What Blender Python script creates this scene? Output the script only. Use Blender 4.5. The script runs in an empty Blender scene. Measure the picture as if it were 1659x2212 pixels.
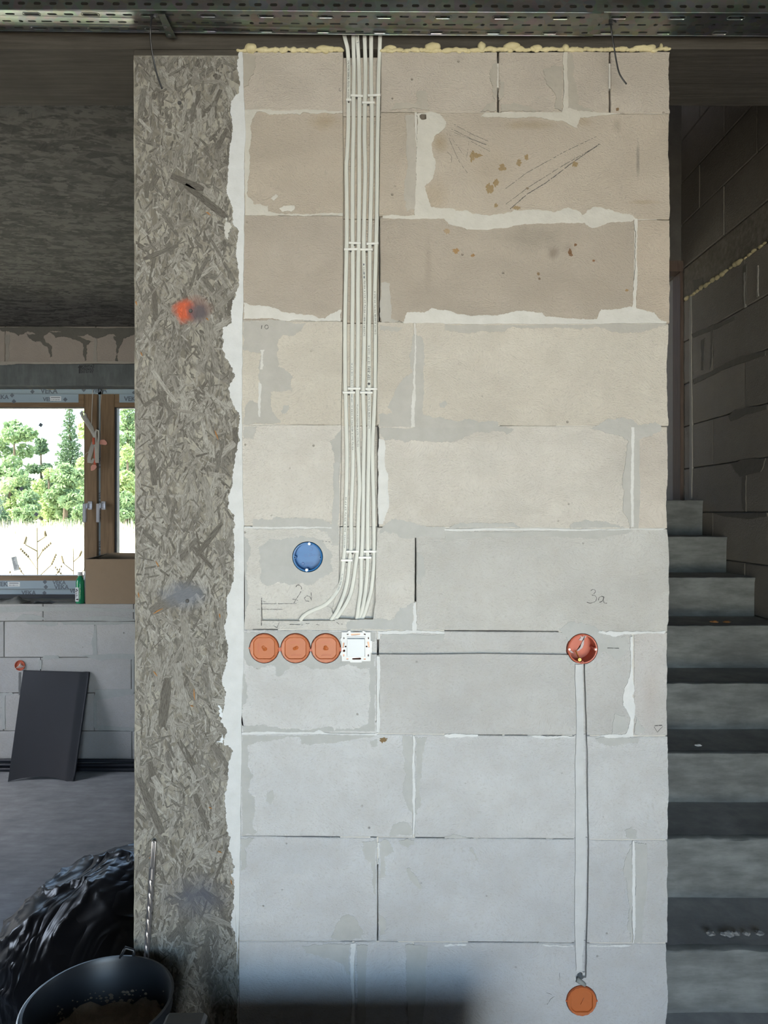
import bpy, bmesh, math, random
import numpy as np
from mathutils import Vector, Matrix, noise as mnoise

# ------------------------------------------------------------------ camera, world, lights
sc = bpy.context.scene
COL = sc.collection
F = 1534.0            # focal length in pixels of the 1659 x 2212 frame
CZ = 1.70             # camera height
DW = 1.666            # distance of the block wall's face
S = F / DW            # pixels per metre on that face

cam = bpy.data.cameras.new('camera')
cam.sensor_fit = 'HORIZONTAL'; cam.sensor_width = 36.0
cam.lens = F * 36.0 / 1659.0
cam.clip_start = 0.05; cam.clip_end = 400
camo = bpy.data.objects.new('camera', cam); COL.objects.link(camo)
camo.location = (0, 0, CZ); camo.rotation_euler = (math.pi / 2, 0, 0)
sc.camera = camo

world = bpy.data.worlds.new('world'); sc.world = world; world.use_nodes = True
wn = world.node_tree; wn.nodes.clear()
_o = wn.nodes.new('ShaderNodeOutputWorld'); _b = wn.nodes.new('ShaderNodeBackground')
_s = wn.nodes.new('ShaderNodeTexSky'); _s.sky_type = 'NISHITA'; _s.sun_disc = False
_s.sun_elevation = math.radians(52); _s.sun_rotation = math.radians(250)
_s.air_density = 1.0; _s.dust_density = 2.5; _s.ozone_density = 1.0
_b.inputs['Strength'].default_value = 1.0
wn.links.new(_s.outputs[0], _b.inputs[0]); wn.links.new(_b.outputs[0], _o.inputs[0])

def lamp(name, kind, loc, target, energy, color, **kw):
    d = bpy.data.lights.new(name, kind); d.energy = energy; d.color = color
    for k, v in kw.items(): setattr(d, k, v)
    o = bpy.data.objects.new(name, d); COL.objects.link(o)
    o.location = loc
    o.rotation_euler = (Vector(target) - Vector(loc)).to_track_quat('-Z', 'Y').to_euler()
    return o

lamp('sun', 'SUN', (-20, -6, 30), (0, 8, 0), 20.0, (1, 0.95, 0.86), angle=math.radians(0.6))
# daylight entering the opening behind the camera: sky from above, sunlit ground from below
lamp('sky_daylight', 'AREA', (0.25, -1.92, 1.55), (-0.35, 1.6, 1.32), 10.6, (0.49, 0.755, 1.0),
     shape='RECTANGLE', size=1.8, size_y=0.9, spread=math.radians(74))
lamp('ground_daylight', 'AREA', (0.25, -1.92, 0.85), (-0.35, 1.6, 1.80), 8.4, (1.0, 0.85, 0.64),
     shape='RECTANGLE', size=1.8, size_y=0.8, spread=math.radians(72))
# side window of the left room
lamp('left_room_daylight', 'AREA', (-4.12, 3.3, 1.5), (-1.6, 3.9, 0.4), 12, (0.84, 0.92, 1.0),
     shape='RECTANGLE', size=1.3, size_y=1.2)

sc.view_settings.view_transform = 'Standard'; sc.view_settings.look = 'None'
sc.view_settings.exposure = 0.12; sc.view_settings.gamma = 1.0
sc.view_settings.use_curve_mapping = False
sc.cycles.max_bounces = 6; sc.cycles.diffuse_bounces = 3; sc.cycles.glossy_bounces = 3
sc.cycles.transparent_max_bounces = 12; sc.cycles.caustics_reflective = False
sc.cycles.caustics_refractive = False; sc.cycles.sample_clamp_indirect = 6.0

# ------------------------------------------------------------------ helpers
rnd = random.Random(7)
def W(px, py, D=DW):
    return Vector(((px - 829.5) * D / F, D, CZ - (py - 1106.0) * D / F))
def X(px, D=DW): return (px - 829.5) * D / F
def Z(py, D=DW): return CZ - (py - 1106.0) * D / F

class MB:
    """collects geometry for ONE mesh object"""
    def __init__(s): s.v = []; s.f = []; s.mi = []
    def add(s, vs, fs, mi=0):
        b = len(s.v); s.v += [tuple(v) for v in vs]
        s.f += [tuple(i + b for i in f) for f in fs]; s.mi += [mi] * len(fs)
        return s
    def box(s, x0, x1, y0, y1, z0, z1, mi=0, M=None, bev=0.0):
        if bev > 0:
            b = bev
            xs = (x0, x1); ys = (y0, y1); zs = (z0, z1); vs = []; idx = {}
            for i in (0, 1):
                for j in (0, 1):
                    for k in (0, 1):
                        for a in range(3):
                            p = [xs[i], ys[j], zs[k]]; q = [b if i == 0 else -b, b if j == 0 else -b, b if k == 0 else -b]
                            q[a] = 0; idx[i, j, k, a] = len(vs); vs.append(Vector(p) + Vector(q))
            fs = []
            def quad(a, fix):
                o = [c for c in range(3) if c != a]; r = []
                for u, w in ((0, 0), (1, 0), (1, 1), (0, 1)):
                    t = [0, 0, 0]; t[a] = fix; t[o[0]] = u; t[o[1]] = w; r.append(idx[t[0], t[1], t[2], a])
                return r
            for a in range(3):
                for fix in (0, 1): fs.append(quad(a, fix))
            for a in range(3):
                o = [c for c in range(3) if c != a]
                for u in (0, 1):
                    for w in (0, 1):
                        t = [0, 0, 0]; t[o[0]] = u; t[o[1]] = w; t2 = list(t); t2[a] = 1
                        fs.append([idx[t[0], t[1], t[2], o[0]], idx[t2[0], t2[1], t2[2], o[0]], idx[t2[0], t2[1], t2[2], o[1]], idx[t[0], t[1], t[2], o[1]]])
            for i in (0, 1):
                for j in (0, 1):
                    for k in (0, 1): fs.append([idx[i, j, k, 0], idx[i, j, k, 1], idx[i, j, k, 2]])
        else:
            vs = [Vector((x, y, z)) for x in (x0, x1) for y in (y0, y1) for z in (z0, z1)]
            fs = [(0, 1, 3, 2), (4, 6, 7, 5), (0, 4, 5, 1), (2, 3, 7, 6), (0, 2, 6, 4), (1, 5, 7, 3)]
        if M is not None: vs = [M @ v for v in vs]
        return s.add(vs, fs, mi)
    def tube(s, pts, r, n=8, mi=0, sx=1.0, up=None, caps=True, radii=None):
        """round or flattened tube along pts (sx widens it across 'up')"""
        pts = [Vector(p) for p in pts]; vs = []; m = len(pts)
        up = Vector(up) if up else None; prev = None
        for i, p in enumerate(pts):
            t = (pts[min(i + 1, m - 1)] - pts[max(i - 1, 0)]).normalized()
            if up is not None: a = t.cross(up)
            elif prev is None: a = t.cross(Vector((0, 0, 1)) if abs(t.z) < .9 else Vector((1, 0, 0)))
            else: a = prev - t * prev.dot(t)
            a.normalize(); prev = a; b = a.cross(t).normalized()
            rr = radii[i] if radii else r
            for k in range(n):
                w = 2 * math.pi * k / n
                vs.append(p + a * math.cos(w) * rr * sx + b * math.sin(w) * rr)
        fs = [(i * n + k, i * n + (k + 1) % n, (i + 1) * n + (k + 1) % n, (i + 1) * n + k) for i in range(m - 1) for k in range(n)]
        if caps: fs += [tuple(range(n))[::-1], tuple((m - 1) * n + k for k in range(n))]
        return s.add(vs, fs, mi)
    def lathe(s, prof, c, axis='z', n=32, mi=0, caps=True):
        """prof = [(radius, height)]; axis 'z' up or 'y' (height = +Y)"""
        vs = []
        for r, h in prof:
            for k in range(n):
                w = 2 * math.pi * k / n
                a, b = r * math.cos(w), r * math.sin(w)
                vs.append((c[0] + a, c[1] + b, c[2] + h) if axis == 'z' else (c[0] + a, c[1] + h, c[2] + b))
        m = len(prof)
        fs = [(i * n + k, i * n + (k + 1) % n, (i + 1) * n + (k + 1) % n, (i + 1) * n + k) for i in range(m - 1) for k in range(n)]
        if caps:
            fs += [tuple(range(n))[::-1], tuple((m - 1) * n + k for k in range(n))]
        return s.add(vs, fs, mi)
    def build(s, name, mat, parent=None, smooth=False, fix=True, color=None, angle=None):
        me = bpy.data.meshes.new(name); me.from_pydata(s.v, [], s.f)
        mats = mat if isinstance(mat, (list, tuple)) else [mat]
        for m in mats: me.materials.append(m)
        if len(mats) > 1: me.polygons.foreach_set('material_index', s.mi)
        if fix:
            bm = bmesh.new(); bm.from_mesh(me); bmesh.ops.recalc_face_normals(bm, faces=bm.faces); bm.to_mesh(me); bm.free()
        if smooth:
            me.polygons.foreach_set('use_smooth', [True] * len(me.polygons))
            if angle: me.set_sharp_from_angle(angle=math.radians(angle))
        me.update()
        return link(name, me, parent, color)

def link(name, me, parent=None, color=None):
    o = bpy.data.objects.new(name, me); COL.objects.link(o)
    if parent is not None: o.parent = parent
    if color: o.color = (*color, 1)
    return o
def tag(o, label=None, cat=None, group=None, kind=None):
    if label: o['label'] = label
    if cat: o['category'] = cat
    if group: o['group'] = group
    if kind: o['kind'] = kind
    return o
def empty(name, loc):
    o = bpy.data.objects.new(name, None); COL.objects.link(o); o.location = loc; o.empty_display_size = 0.05
    bpy.context.view_layer.update() if False else None
    return o
def adopt(parent, *objs):
    """make objs (built in world space) children of a parent that sits at a location"""
    for o in objs:
        o.parent = parent; o.matrix_parent_inverse = Matrix.Translation(parent.location).inverted()
    return objs[0]

def jag(pts, amp=1.0, step=6.0, closed=True, seed=0, rough=0.6):
    """fractal ragged version of a polyline in pixels"""
    r = random.Random(seed + int(pts[0][0] * 13 + pts[0][1] * 7)); out = []
    n = len(pts); m = n if closed else n - 1
    for i in range(m):
        a, b = pts[i], pts[(i + 1) % n]
        seg = [a, b]; L = math.hypot(b[0] - a[0], b[1] - a[1]); d = L; k = amp * min(1.0, L / 25) * 2.2
        while d > step:
            ns = [seg[0]]
            for p, q in zip(seg, seg[1:]):
                nx, ny = -(q[1] - p[1]), q[0] - p[0]; l = math.hypot(nx, ny) or 1
                o = r.uniform(-k, k)
                ns += [((p[0] + q[0]) / 2 + nx / l * o, (p[1] + q[1]) / 2 + ny / l * o), q]
            seg = ns; d /= 2; k *= rough
        out += seg[:-1]
    if not closed: out.append(pts[-1])
    return out

# ------------------------------------------------------------------ materials
class NT:
    def __init__(s, name):
        s.m = bpy.data.materials.new(name); s.m.use_nodes = True; s.t = s.m.node_tree; s.t.nodes.clear()
        s.out = s.n('OutputMaterial'); s.p = s.n('BsdfPrincipled'); s.l(s.p.outputs[0], s.out.inputs[0])
        s._pos = None
    def n(s, typ, **kw):
        nd = s.t.nodes.new('ShaderNode' + typ)
        for k, v in kw.items(): setattr(nd, k, v)
        return nd
    def l(s, a, b): s.t.links.new(a, b)
    def pos(s):
        if s._pos is None: s._pos = s.n('NewGeometry').outputs['Position']
        return s._pos
    def sep(s, v):
        nd = s.n('SeparateXYZ'); s.l(v, nd.inputs[0]); return nd.outputs
    def vmul(s, v, k):
        nd = s.n('VectorMath', operation='MULTIPLY'); s.l(v, nd.inputs[0]); nd.inputs[1].default_value = k; return nd.outputs[0]
    def noise(s, v, scale, detail=3, rough=.5, dist=0, col=False):
        nd = s.n('TexNoise'); s.l(v, nd.inputs['Vector']); nd.inputs['Scale'].default_value = scale
        nd.inputs['Detail'].default_value = detail; nd.inputs['Roughness'].default_value = rough; nd.inputs['Distortion'].default_value = dist
        return nd.outputs[1 if col else 0]
    def math(s, op, a, b=None, c=None, clamp=False):
        nd = s.n('Math', operation=op, use_clamp=clamp)
        for i, x in enumerate((a, b, c)):
            if x is None: continue
            if isinstance(x, (int, float)): nd.inputs[i].default_value = x
            else: s.l(x, nd.inputs[i])
        return nd.outputs[0]
    def rng(s, v, a, b, c=0.0, d=1.0):
        nd = s.n('MapRange'); s.l(v, nd.inputs[0])
        for i, x in enumerate((a, b, c, d)): nd.inputs[i + 1].default_value = x
        return nd.outputs[0]
    def mix(s, f, a, b, mode='MIX'):
        nd = s.n('Mix', data_type='RGBA', blend_type=mode)
        for i, x in ((0, f), (6, a), (7, b)):
            if isinstance(x, (int, float)): nd.inputs[i].default_value = x
            elif isinstance(x, (tuple, list)): nd.inputs[i].default_value = (*x[:3], 1)
            else: s.l(x, nd.inputs[i])
        return nd.outputs[2]
    def ramp(s, v, stops, interp='LINEAR'):
        nd = s.n('ValToRGB'); cr = nd.color_ramp; cr.interpolation = interp; s.l(v, nd.inputs[0])
        while len(cr.elements) < len(stops): cr.elements.new(0.5)
        for e, (p, c) in zip(cr.elements, stops): e.position = p; e.color = (*c, 1)
        return nd.outputs[0]
    def blob(s, px, py, rx, ry, D=DW, soft=.45, nz=None, namp=.5):
        """soft-edged round mask around a point of a wall facing the camera"""
        c = W(px, py, D); g = s.n('VectorMath', operation='SUBTRACT'); s.l(s.pos(), g.inputs[0]); g.inputs[1].default_value = c
        q = s.vmul(g.outputs[0], (F / D / rx, 0, F / D / ry))
        ln = s.n('VectorMath', operation='LENGTH'); s.l(q, ln.inputs[0]); v = ln.outputs['Value']
        if nz is not None: v = s.math('ADD', v, s.math('MULTIPLY', s.math('SUBTRACT', nz, 0.5), namp * 2))
        return s.rng(v, 1.0, 1.0 - soft, 0, 1)
    def bump(s, h, strength=.3, dist=.002, prev=None):
        nd = s.n('Bump'); nd.inputs['Strength'].default_value = strength; nd.inputs['Distance'].default_value = dist
        s.l(h, nd.inputs['Height'])
        if prev is not None: s.l(prev, nd.inputs['Normal'])
        return nd.outputs[0]
    def fin(s, col=None, rough=.9, normal=None, metal=0.0, spec=None, **kw):
        p = s.p.inputs
        if isinstance(col, (tuple, list)): p['Base Color'].default_value = (*col[:3], 1)
        elif col is not None: s.l(col, p['Base Color'])
        if isinstance(rough, (int, float)): p['Roughness'].default_value = rough
        else: s.l(rough, p['Roughness'])
        p['Metallic'].default_value = metal
        if spec is not None: p['Specular IOR Level'].default_value = spec
        if normal is not None: s.l(normal, p['Normal'])
        for k, v in kw.items():
            p[k.replace('_', ' ')].default_value = v
        return s.m

def plain(name, col, rough=.5, metal=0.0, var=.08, scale=40, **kw):
    t = NT(name); n = t.noise(t.n('TexCoord').outputs['Object'], scale, 4)
    c = t.mix(n, tuple(x * (1 - var) for x in col), tuple(min(1, x * (1 + var)) for x in col))
    return t.fin(c, rough, metal=metal, **kw)

def block_mat(name, fine=1.0, soft=()):
    """aerated concrete: object colour, pores, scraped worm-like grain, faint soiling"""
    t = NT(name); p = t.pos(); oc = t.n('ObjectInfo').outputs['Color']
    big = t.noise(p, 5, 4, .6); mid = t.noise(p, 28, 4, .6)
    warp = t.noise(p, 6, 2, .5, col=True)
    wp = t.n('VectorMath', operation='MULTIPLY_ADD'); t.l(warp, wp.inputs[0]); wp.inputs[1].default_value = (.1, 0, .14); t.l(p, wp.inputs[2])
    worm = t.noise(t.vmul(wp.outputs[0], (1, 1, 2.0)), 165 * fine, 3, .6, .5)
    grain = t.noise(p, 900 * fine, 2, .6)
    c = t.mix(t.rng(big, .3, .7), t.mix(1.0, oc, (.93, .925, .92), 'MULTIPLY'), t.mix(1.0, oc, (1.05, 1.05, 1.045), 'MULTIPLY'))
    c = t.mix(t.rng(mid, .35, .75, 0, .16), c, (.40, .34, .27))
    c = t.mix(t.rng(worm, .46, .28, 0, .34), c, (.36, .33, .29))
    vor = t.n('TexVoronoi', feature='F1'); t.l(p, vor.inputs['Vector']); vor.inputs['Scale'].default_value = 26 * fine
    vor.inputs['Randomness'].default_value = 1
    speck = t.math('MULTIPLY', t.rng(vor.outputs['Distance'], .085, .04), t.rng(t.noise(p, 11, 2), .52, .6))
    c = t.mix(t.math('MULTIPLY', speck, .5), c, (.22, .18, .14))
    for (px, py, rx, ry, colr, a) in soft:
        c = t.mix(t.math('MULTIPLY', t.blob(px, py, rx, ry, soft=.8, nz=mid, namp=.7), a), c, colr)
    h = t.math('ADD', t.math('MULTIPLY', worm, 1.0), t.math('MULTIPLY', grain, .35))
    h = t.math('SUBTRACT', h, t.math('MULTIPLY', speck, 1.2))
    b = t.bump(h, .75, .0042); b = t.bump(mid, .3, .005, b)
    return t.fin(c, .95, b, spec=.15)

TAN = (.36, .26, .14); DK = (.20, .16, .12)
M = {}
M['block'] = block_mat('aerated_block', 1.0, [
    (705, 262, 42, 22, TAN, .42), (950, 305, 22, 26, TAN, .5), (935, 425, 40, 45, TAN, .25), (1140, 270, 70, 12, TAN, .35),
    (1260, 262, 24, 14, TAN, .32), (1390, 437, 45, 6, TAN, .35), (1150, 515, 85, 42, (.25, .22, .18), .32),
    (1195, 548, 14, 18, DK, .5), (1228, 535, 16, 14, DK, .25), (1333, 272, 12, 20, DK, .28), (1378, 350, 5, 45, (.08, .08, .08), .42),
    (1060, 360, 60, 55, TAN, .12), (925, 570, 10, 70, DK, .2), (1405, 1500, 22, 70, (.42, .33, .28), .2)])
M['far_block'] = block_mat('aerated_block_far', .5)
def mortar_mat(name):
    t = NT(name); p = t.pos(); oc = t.n('ObjectInfo').outputs['Color']
    a = t.noise(p, 30, 4, .6); b_ = t.noise(t.vmul(p, (1, 1, 1.6)), 160, 4, .6)
    c = t.mix(t.rng(a, .3, .7), t.mix(1.0, oc, (.94, .94, .93), 'MULTIPLY'), t.mix(1.0, oc, (1.04, 1.04, 1.04), 'MULTIPLY'))
    c = t.mix(t.rng(b_, .36, .2, 0, .25), c, (.38, .36, .32))
    b = t.bump(a, .5, .005); b = t.bump(b_, .35, .0015, b)
    return t.fin(c, .9, b, spec=.2)
M['mortar'] = mortar_mat('mortar')

def concrete(name, c1, c2, stretch=(1, 1, 1), scale=18, b=.4, rough=.9, dist=.003, spot=None):
    t = NT(name); p = t.vmul(t.pos(), stretch)
    a = t.noise(p, scale, 6, .62); d = t.noise(t.pos(), 7, 4, .6); g = t.noise(p, scale * 9, 3, .6)
    c = t.mix(t.rng(a, .3, .7), c1, c2); c = t.mix(t.rng(d, .35, .7, 0, .45), c, tuple(x * .62 for x in c1))
    c = t.mix(t.rng(g, .35, .2, 0, .5), c, tuple(x * .45 for x in c1))
    bb = t.bump(a, b, dist); bb = t.bump(g, b * .6, dist * .4, bb)
    return t.fin(c, rough, bb, spec=.25)
M['beam'] = concrete('board_marked_concrete', (.058, .050, .040), (.105, .094, .078), (.35, 6, 6), 14, .5)
M['beam_face'] = concrete('rough_concrete', (.20, .18, .15), (.33, .30, .26), (1, 1, 1), 34, .8)
M['stair'] = concrete('stair_concrete', (.165, .172, .166), (.33, .345, .335), (.6, 1, 2.4), 11, .5)
M['tread'] = concrete('dusty_tread_concrete', (.30, .30, .30), (.43, .43, .42), (1, 1, 1), 16, .5)
M['lintel'] = concrete('grey_lintel', (.12, .13, .13), (.175, .19, .185), (3, 1, .6), 12, .25)
M['floor'] = concrete('screed_floor', (.24, .26, .285), (.35, .375, .405), (.8, 2.6, 1), 9, .45)
M['plain_wall'] = concrete('plain_wall', (.20, .19, .175), (.27, .26, .24), (1, 1, 1), 6, .2)
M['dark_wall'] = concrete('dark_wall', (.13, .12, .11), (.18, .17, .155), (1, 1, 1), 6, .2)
M['core'] = plain('block_core', (.35, .33, .30), .95)

def osb_mat(name, light, dark, horizontal=False, spots=False):
    """concrete cast against strand board: overlapping strand prints in two layers"""
    t = NT(name); p = t.pos()
    sx = t.sep(p)
    cb = t.n('CombineXYZ')
    t.l(sx[0], cb.inputs[0]); t.l(sx[1] if horizontal else sx[2], cb.inputs[1])
    base = cb.outputs[0]; hs = []
    for i, (sc_, st) in enumerate((((18, 11), (9, 120)), ((30, 19), (12, 170)), ((52, 30), (20, 260)))):
        v = t.n('TexVoronoi', feature='F1'); off = t.vmul(base, (sc_[0], sc_[1], 1) if not horizontal else (sc_[1] * .6, sc_[0], 1))
        add = t.n('VectorMath', operation='ADD'); t.l(off, add.inputs[0]); add.inputs[1].default_value = (i * 7.3, i * 3.1, 0)
        t.l(add.outputs[0], v.inputs['Vector']); v.inputs['Scale'].default_value = 1
        r = t.sep(v.outputs['Color'])
        rot = t.n('VectorRotate', rotation_type='Z_AXIS'); t.l(base, rot.inputs['Vector'])
        t.l(t.math('ADD', t.math('MULTIPLY', t.math('SUBTRACT', r[0], .5), 2.3), math.pi / 2 if not horizontal else 0.0), rot.inputs['Angle'])
        w4 = t.n('TexNoise', noise_dimensions='4D'); t.l(t.vmul(rot.outputs[0], (st[0], st[1], 1)), w4.inputs['Vector'])
        t.l(t.math('MULTIPLY', r[1], 20), w4.inputs['W']); w4.inputs['Scale'].default_value = 1; w4.inputs['Detail'].default_value = 3
        hs.append(t.math('ADD', t.math('MULTIPLY', w4.outputs[0], .6), t.math('MULTIPLY', r[2], .4)))
    m = t.noise(base, 14, 3, .5); f1 = t.rng(m, .42, .55)
    h = t.n('Mix', data_type='FLOAT'); t.l(f1, h.inputs[0]); t.l(hs[0], h.inputs[2]); t.l(hs[1], h.inputs[3])
    h2 = t.n('Mix', data_type='FLOAT'); t.l(t.rng(t.noise(base, 23, 2), .5, .6), h2.inputs[0]); t.l(h.outputs[0], h2.inputs[2]); t.l(hs[2], h2.inputs[3])
    hh = h2.outputs[0]
    c = t.ramp(hh, [(.25, dark), (.48, tuple((a + b) / 2 for a, b in zip(light, dark))), (.62, light), (.8, tuple(x * 1.12 for x in light))])
    oi = t.n('NewGeometry').outputs['Random Per Island']
    c = t.mix(1.0, c, t.ramp(oi, [(0, (.82, .8, .76)), (.5, (1, 1, 1)), (1, (1.12, 1.1, 1.06))]), 'MULTIPLY') if not horizontal else c
    if spots:
        nz = t.noise(p, 30, 4, .6)
        c = t.mix(t.math('MULTIPLY', t.blob(418, 668, 46, 34, soft=.6, nz=nz), .55), c, (.30, .12, .09))
        c = t.mix(t.math('MULTIPLY', t.blob(398, 672, 30, 30, soft=.5, nz=nz), .85), c, (.75, .13, .045))
        c = t.mix(t.math('MULTIPLY', t.blob(425, 675, 26, 26, soft=.6, nz=nz), .85), c, (.11, .105, .12))
        c = t.mix(t.math('MULTIPLY', t.blob(400, 1285, 62, 36, soft=.6, nz=nz), .6), c, (.16, .18, .22))
        c = t.mix(t.math('MULTIPLY', t.blob(425, 1938, 80, 55, soft=.8, nz=nz, namp=.4), .75), c, (.085, .095, .125))
    b = t.bump(hh, .6, .004)
    return t.fin(c, .85, b, spec=.3)
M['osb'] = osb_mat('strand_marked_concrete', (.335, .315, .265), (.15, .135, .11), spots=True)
def strand_mat():
    t = NT('strand_flakes'); uv = t.n('UVMap'); uv.uv_map = 'UVMap'; r = t.n('NewGeometry').outputs['Random Per Island']
    w4 = t.n('TexNoise', noise_dimensions='4D'); t.l(t.vmul(uv.outputs[0], (90, 900, 1)), w4.inputs['Vector']); t.l(t.math('MULTIPLY', r, 50), w4.inputs['W'])
    w4.inputs['Scale'].default_value = 1; w4.inputs['Detail'].default_value = 4; w4.inputs['Roughness'].default_value = .7
    f = w4.outputs[0]; g = t.noise(t.pos(), 9, 4, .6)
    base = t.ramp(r, [(0, (.16, .147, .125)), (.25, (.215, .2, .175)), (.6, (.33, .312, .275)), (1, (.43, .412, .37))])
    c = t.mix(t.rng(f, .38, .54), t.mix(1.0, base, (.42, .41, .39), 'MULTIPLY'), base)
    c = t.mix(t.rng(g, .45, .75, 0, .5), c, (.115, .10, .082))
    nz = t.noise(t.pos(), 30, 4, .6)
    for bl, a, col in SPOTS: c = t.mix(t.math('MULTIPLY', t.blob(*bl[:4], soft=bl[4], nz=nz, namp=bl[5]), a), c, col)
    return t.fin(c, .85, t.bump(f, .5, .002), spec=.3)
SPOTS = [((418, 668, 46, 34, .6, .5), .55, (.30, .12, .09)), ((398, 672, 28, 30, .5, .5), .8, (.60, .11, .04)), ((428, 675, 28, 28, .6, .5), .85, (.10, .095, .105)),
         ((400, 1285, 62, 36, .6, .5), .6, (.16, .18, .22)), ((425, 1938, 80, 55, .8, .4), .75, (.085, .095, .125))]
M['strand'] = strand_mat()
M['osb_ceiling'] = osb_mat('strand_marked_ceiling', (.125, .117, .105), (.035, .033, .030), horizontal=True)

def steel_mat():
    t = NT('galvanised_steel'); p = t.pos()
    v = t.n('TexVoronoi', feature='F1'); t.l(p, v.inputs['Vector']); v.inputs['Scale'].default_value = 60
    n = t.noise(t.vmul(p, (.6, 2, 2)), 12, 4, .6)
    c = t.mix(t.rng(n, .3, .7), (.19, .20, .19), (.29, .30, .28)); c = t.mix(.12, c, v.outputs['Color'], 'OVERLAY')
    return t.fin(c, t.rng(n, .3, .7, .28, .42), metal=.9)
M['steel'] = steel_mat()
M['cable'] = plain('cable_sheath', (.60, .60, .545), .45, var=.04)
M['clip'] = plain('clip_plastic', (.74, .73, .68), .4, var=.03)
M['white_plastic'] = plain('white_plastic', (.61, .625, .63), .35, var=.02)
M['black_plastic'] = plain('black_plastic', (.02, .02, .021), .35)
M['black_ink'] = plain('black_ink', (.035, .035, .04), .7)
M['grey_ink'] = plain('grey_ink', (.12, .14, .17), .7)
M['graphite'] = plain('graphite', (.09, .085, .08), .8)
M['orange'] = plain('orange_plastic', (.46, .125, .032), .45, var=.06)
M['orange_rim'] = plain('orange_rim_plastic', (.50, .118, .045), .45, var=.06)
M['red_box'] = plain('red_orange_plastic', (.52, .115, .06), .45, var=.08)
M['blue'] = plain('blue_plastic', (.012, .135, .36), .4, var=.05)
M['screw'] = plain('zinc_screw', (.75, .75, .74), .3, .6)
M['brass'] = plain('yellow_zinc_screw', (.70, .50, .14), .35, .7)
M['copper'] = plain('copper', (.50, .25, .16), .4, .3)
def foam_mat():
    t = NT('polyurethane_foam'); n = t.noise(t.pos(), 60, 4, .6)
    return t.fin(t.mix(n, (.52, .43, .22), (.74, .66, .42)), .65, t.bump(n, .5, .004), spec=.3)
M['foam'] = foam_mat()
def bag_mat():
    t = NT('black_bag_film'); p = t.n('TexCoord').outputs['Object']
    n = t.noise(t.vmul(p, (1, 1, .5)), 5, 2, .5, 1.6)
    b = t.bump(t.math('ABSOLUTE', t.math('SUBTRACT', n, .5)), .7, .05)
    return t.fin((.006, .006, .008), .3, b, spec=.35)
M['bag'] = bag_mat()
M['bucket'] = plain('black_bucket', (.016, .018, .022), .38, var=.5, scale=14)
M['dry_mortar'] = concrete('dry_mortar', (.20, .16, .12), (.34, .28, .21), (1, 1, 1), 30, 1.0, dist=.012)
M['sheet'] = plain('dark_rubber_sheet', (.012, .014, .021), .6, var=.35, scale=5)
M['conduit'] = plain('black_conduit', (.020, .024, .034), .35)
M['card'] = plain('brown_cardboard', (.27, .195, .13), .85, var=.07, scale=25)
M['card_in'] = plain('cardboard_inside', (.33, .31, .28), .85)
def wood_mat(name, a, b, stretch):
    t = NT(name); n = t.noise(t.vmul(t.pos(), stretch), 6, 5, .6, .6)
    return t.fin(t.mix(t.rng(n, .3, .7), a, b), .45, t.bump(n, .2, .001))
M['oak_v'] = wood_mat('oak_film_upright', (.135, .085, .045), (.23, .15, .085), (14, 14, .8))
M['oak_h'] = wood_mat('oak_film_rail', (.135, .085, .045), (.23, .15, .085), (.8, 14, 14))
M['film'] = plain('blue_grey_protective_film', (.30, .375, .44), .4, var=.04, scale=8)
M['gasket'] = plain('dark_gasket', (.03, .033, .04), .6)
M['handle'] = plain('aluminium_handle', (.62, .64, .72), .3, .5, var=.02)
M['rope'] = plain('white_cord', (.55, .53, .49), .8)
M['tape'] = plain('orange_tape', (.62, .13, .07), .5)
M['tape_pale'] = plain('pale_orange_plastic', (.62, .30, .24), .45)
M['rough_wood'] = wood_mat('reddish_rough_wood', (.10, .07, .055), (.17, .12, .095), (14, 14, 1.2))
M['crate_wood'] = wood_mat('crate_wood', (.30, .21, .12), (.45, .33, .20), (1, 14, 14))
M['drill'] = plain('worn_steel', (.46, .44, .44), .34, .85, var=.25, scale=60)
M['paper'] = plain('paper', (.70, .72, .74), .7)
M['green'] = plain('green_bottle', (.03, .36, .17), .12, Transmission_Weight=.35)
M['clear'] = plain('clear_plastic', (.72, .74, .74), .12, Transmission_Weight=.7)
M['red_liquid'] = plain('red_liquid', (.22, .02, .04), .15)
M['rag'] = plain('grey_rag', (.19, .19, .18), .8)
M['wood_chip'] = plain('wood_chip', (.42, .20, .07), .8)
def glass_mat():
    t = NT('window_glass'); t.t.nodes.remove(t.p)
    tr = t.n('BsdfTransparent'); tr.inputs[0].default_value = (.93, .96, .95, 1); gl = t.n('BsdfGlossy'); gl.inputs['Roughness'].default_value = .02
    fr = t.n('Fresnel'); fr.inputs[0].default_value = 1.45; mx = t.n('MixShader')
    t.l(fr.outputs[0], mx.inputs[0]); t.l(tr.outputs[0], mx.inputs[1]); t.l(gl.outputs[0], mx.inputs[2]); t.l(mx.outputs[0], t.out.inputs[0])
    return t.m
M['glass'] = glass_mat()
def leaf_mat(name, a, b):
    t = NT(name); r = t.n('NewGeometry').outputs['Random Per Island']
    t.fin(t.mix(r, a, b), .6, spec=.3)
    tl = t.n('BsdfTranslucent'); t.l(t.mix(r, a, b), tl.inputs[0]); mx = t.n('MixShader'); mx.inputs[0].default_value = .35
    t.l(t.p.outputs[0], mx.inputs[1]); t.l(tl.outputs[0], mx.inputs[2]); t.l(mx.outputs[0], t.out.inputs[0])
    return t.m
M['leaf_light'] = leaf_mat('light_leaves', (.30, .40, .16), (.48, .56, .27))
M['leaf_mid'] = leaf_mat('mid_leaves', (.19, .29, .14), (.33, .43, .22))
M['leaf_dark'] = leaf_mat('dark_needles', (.09, .15, .08), (.17, .25, .13))
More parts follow.
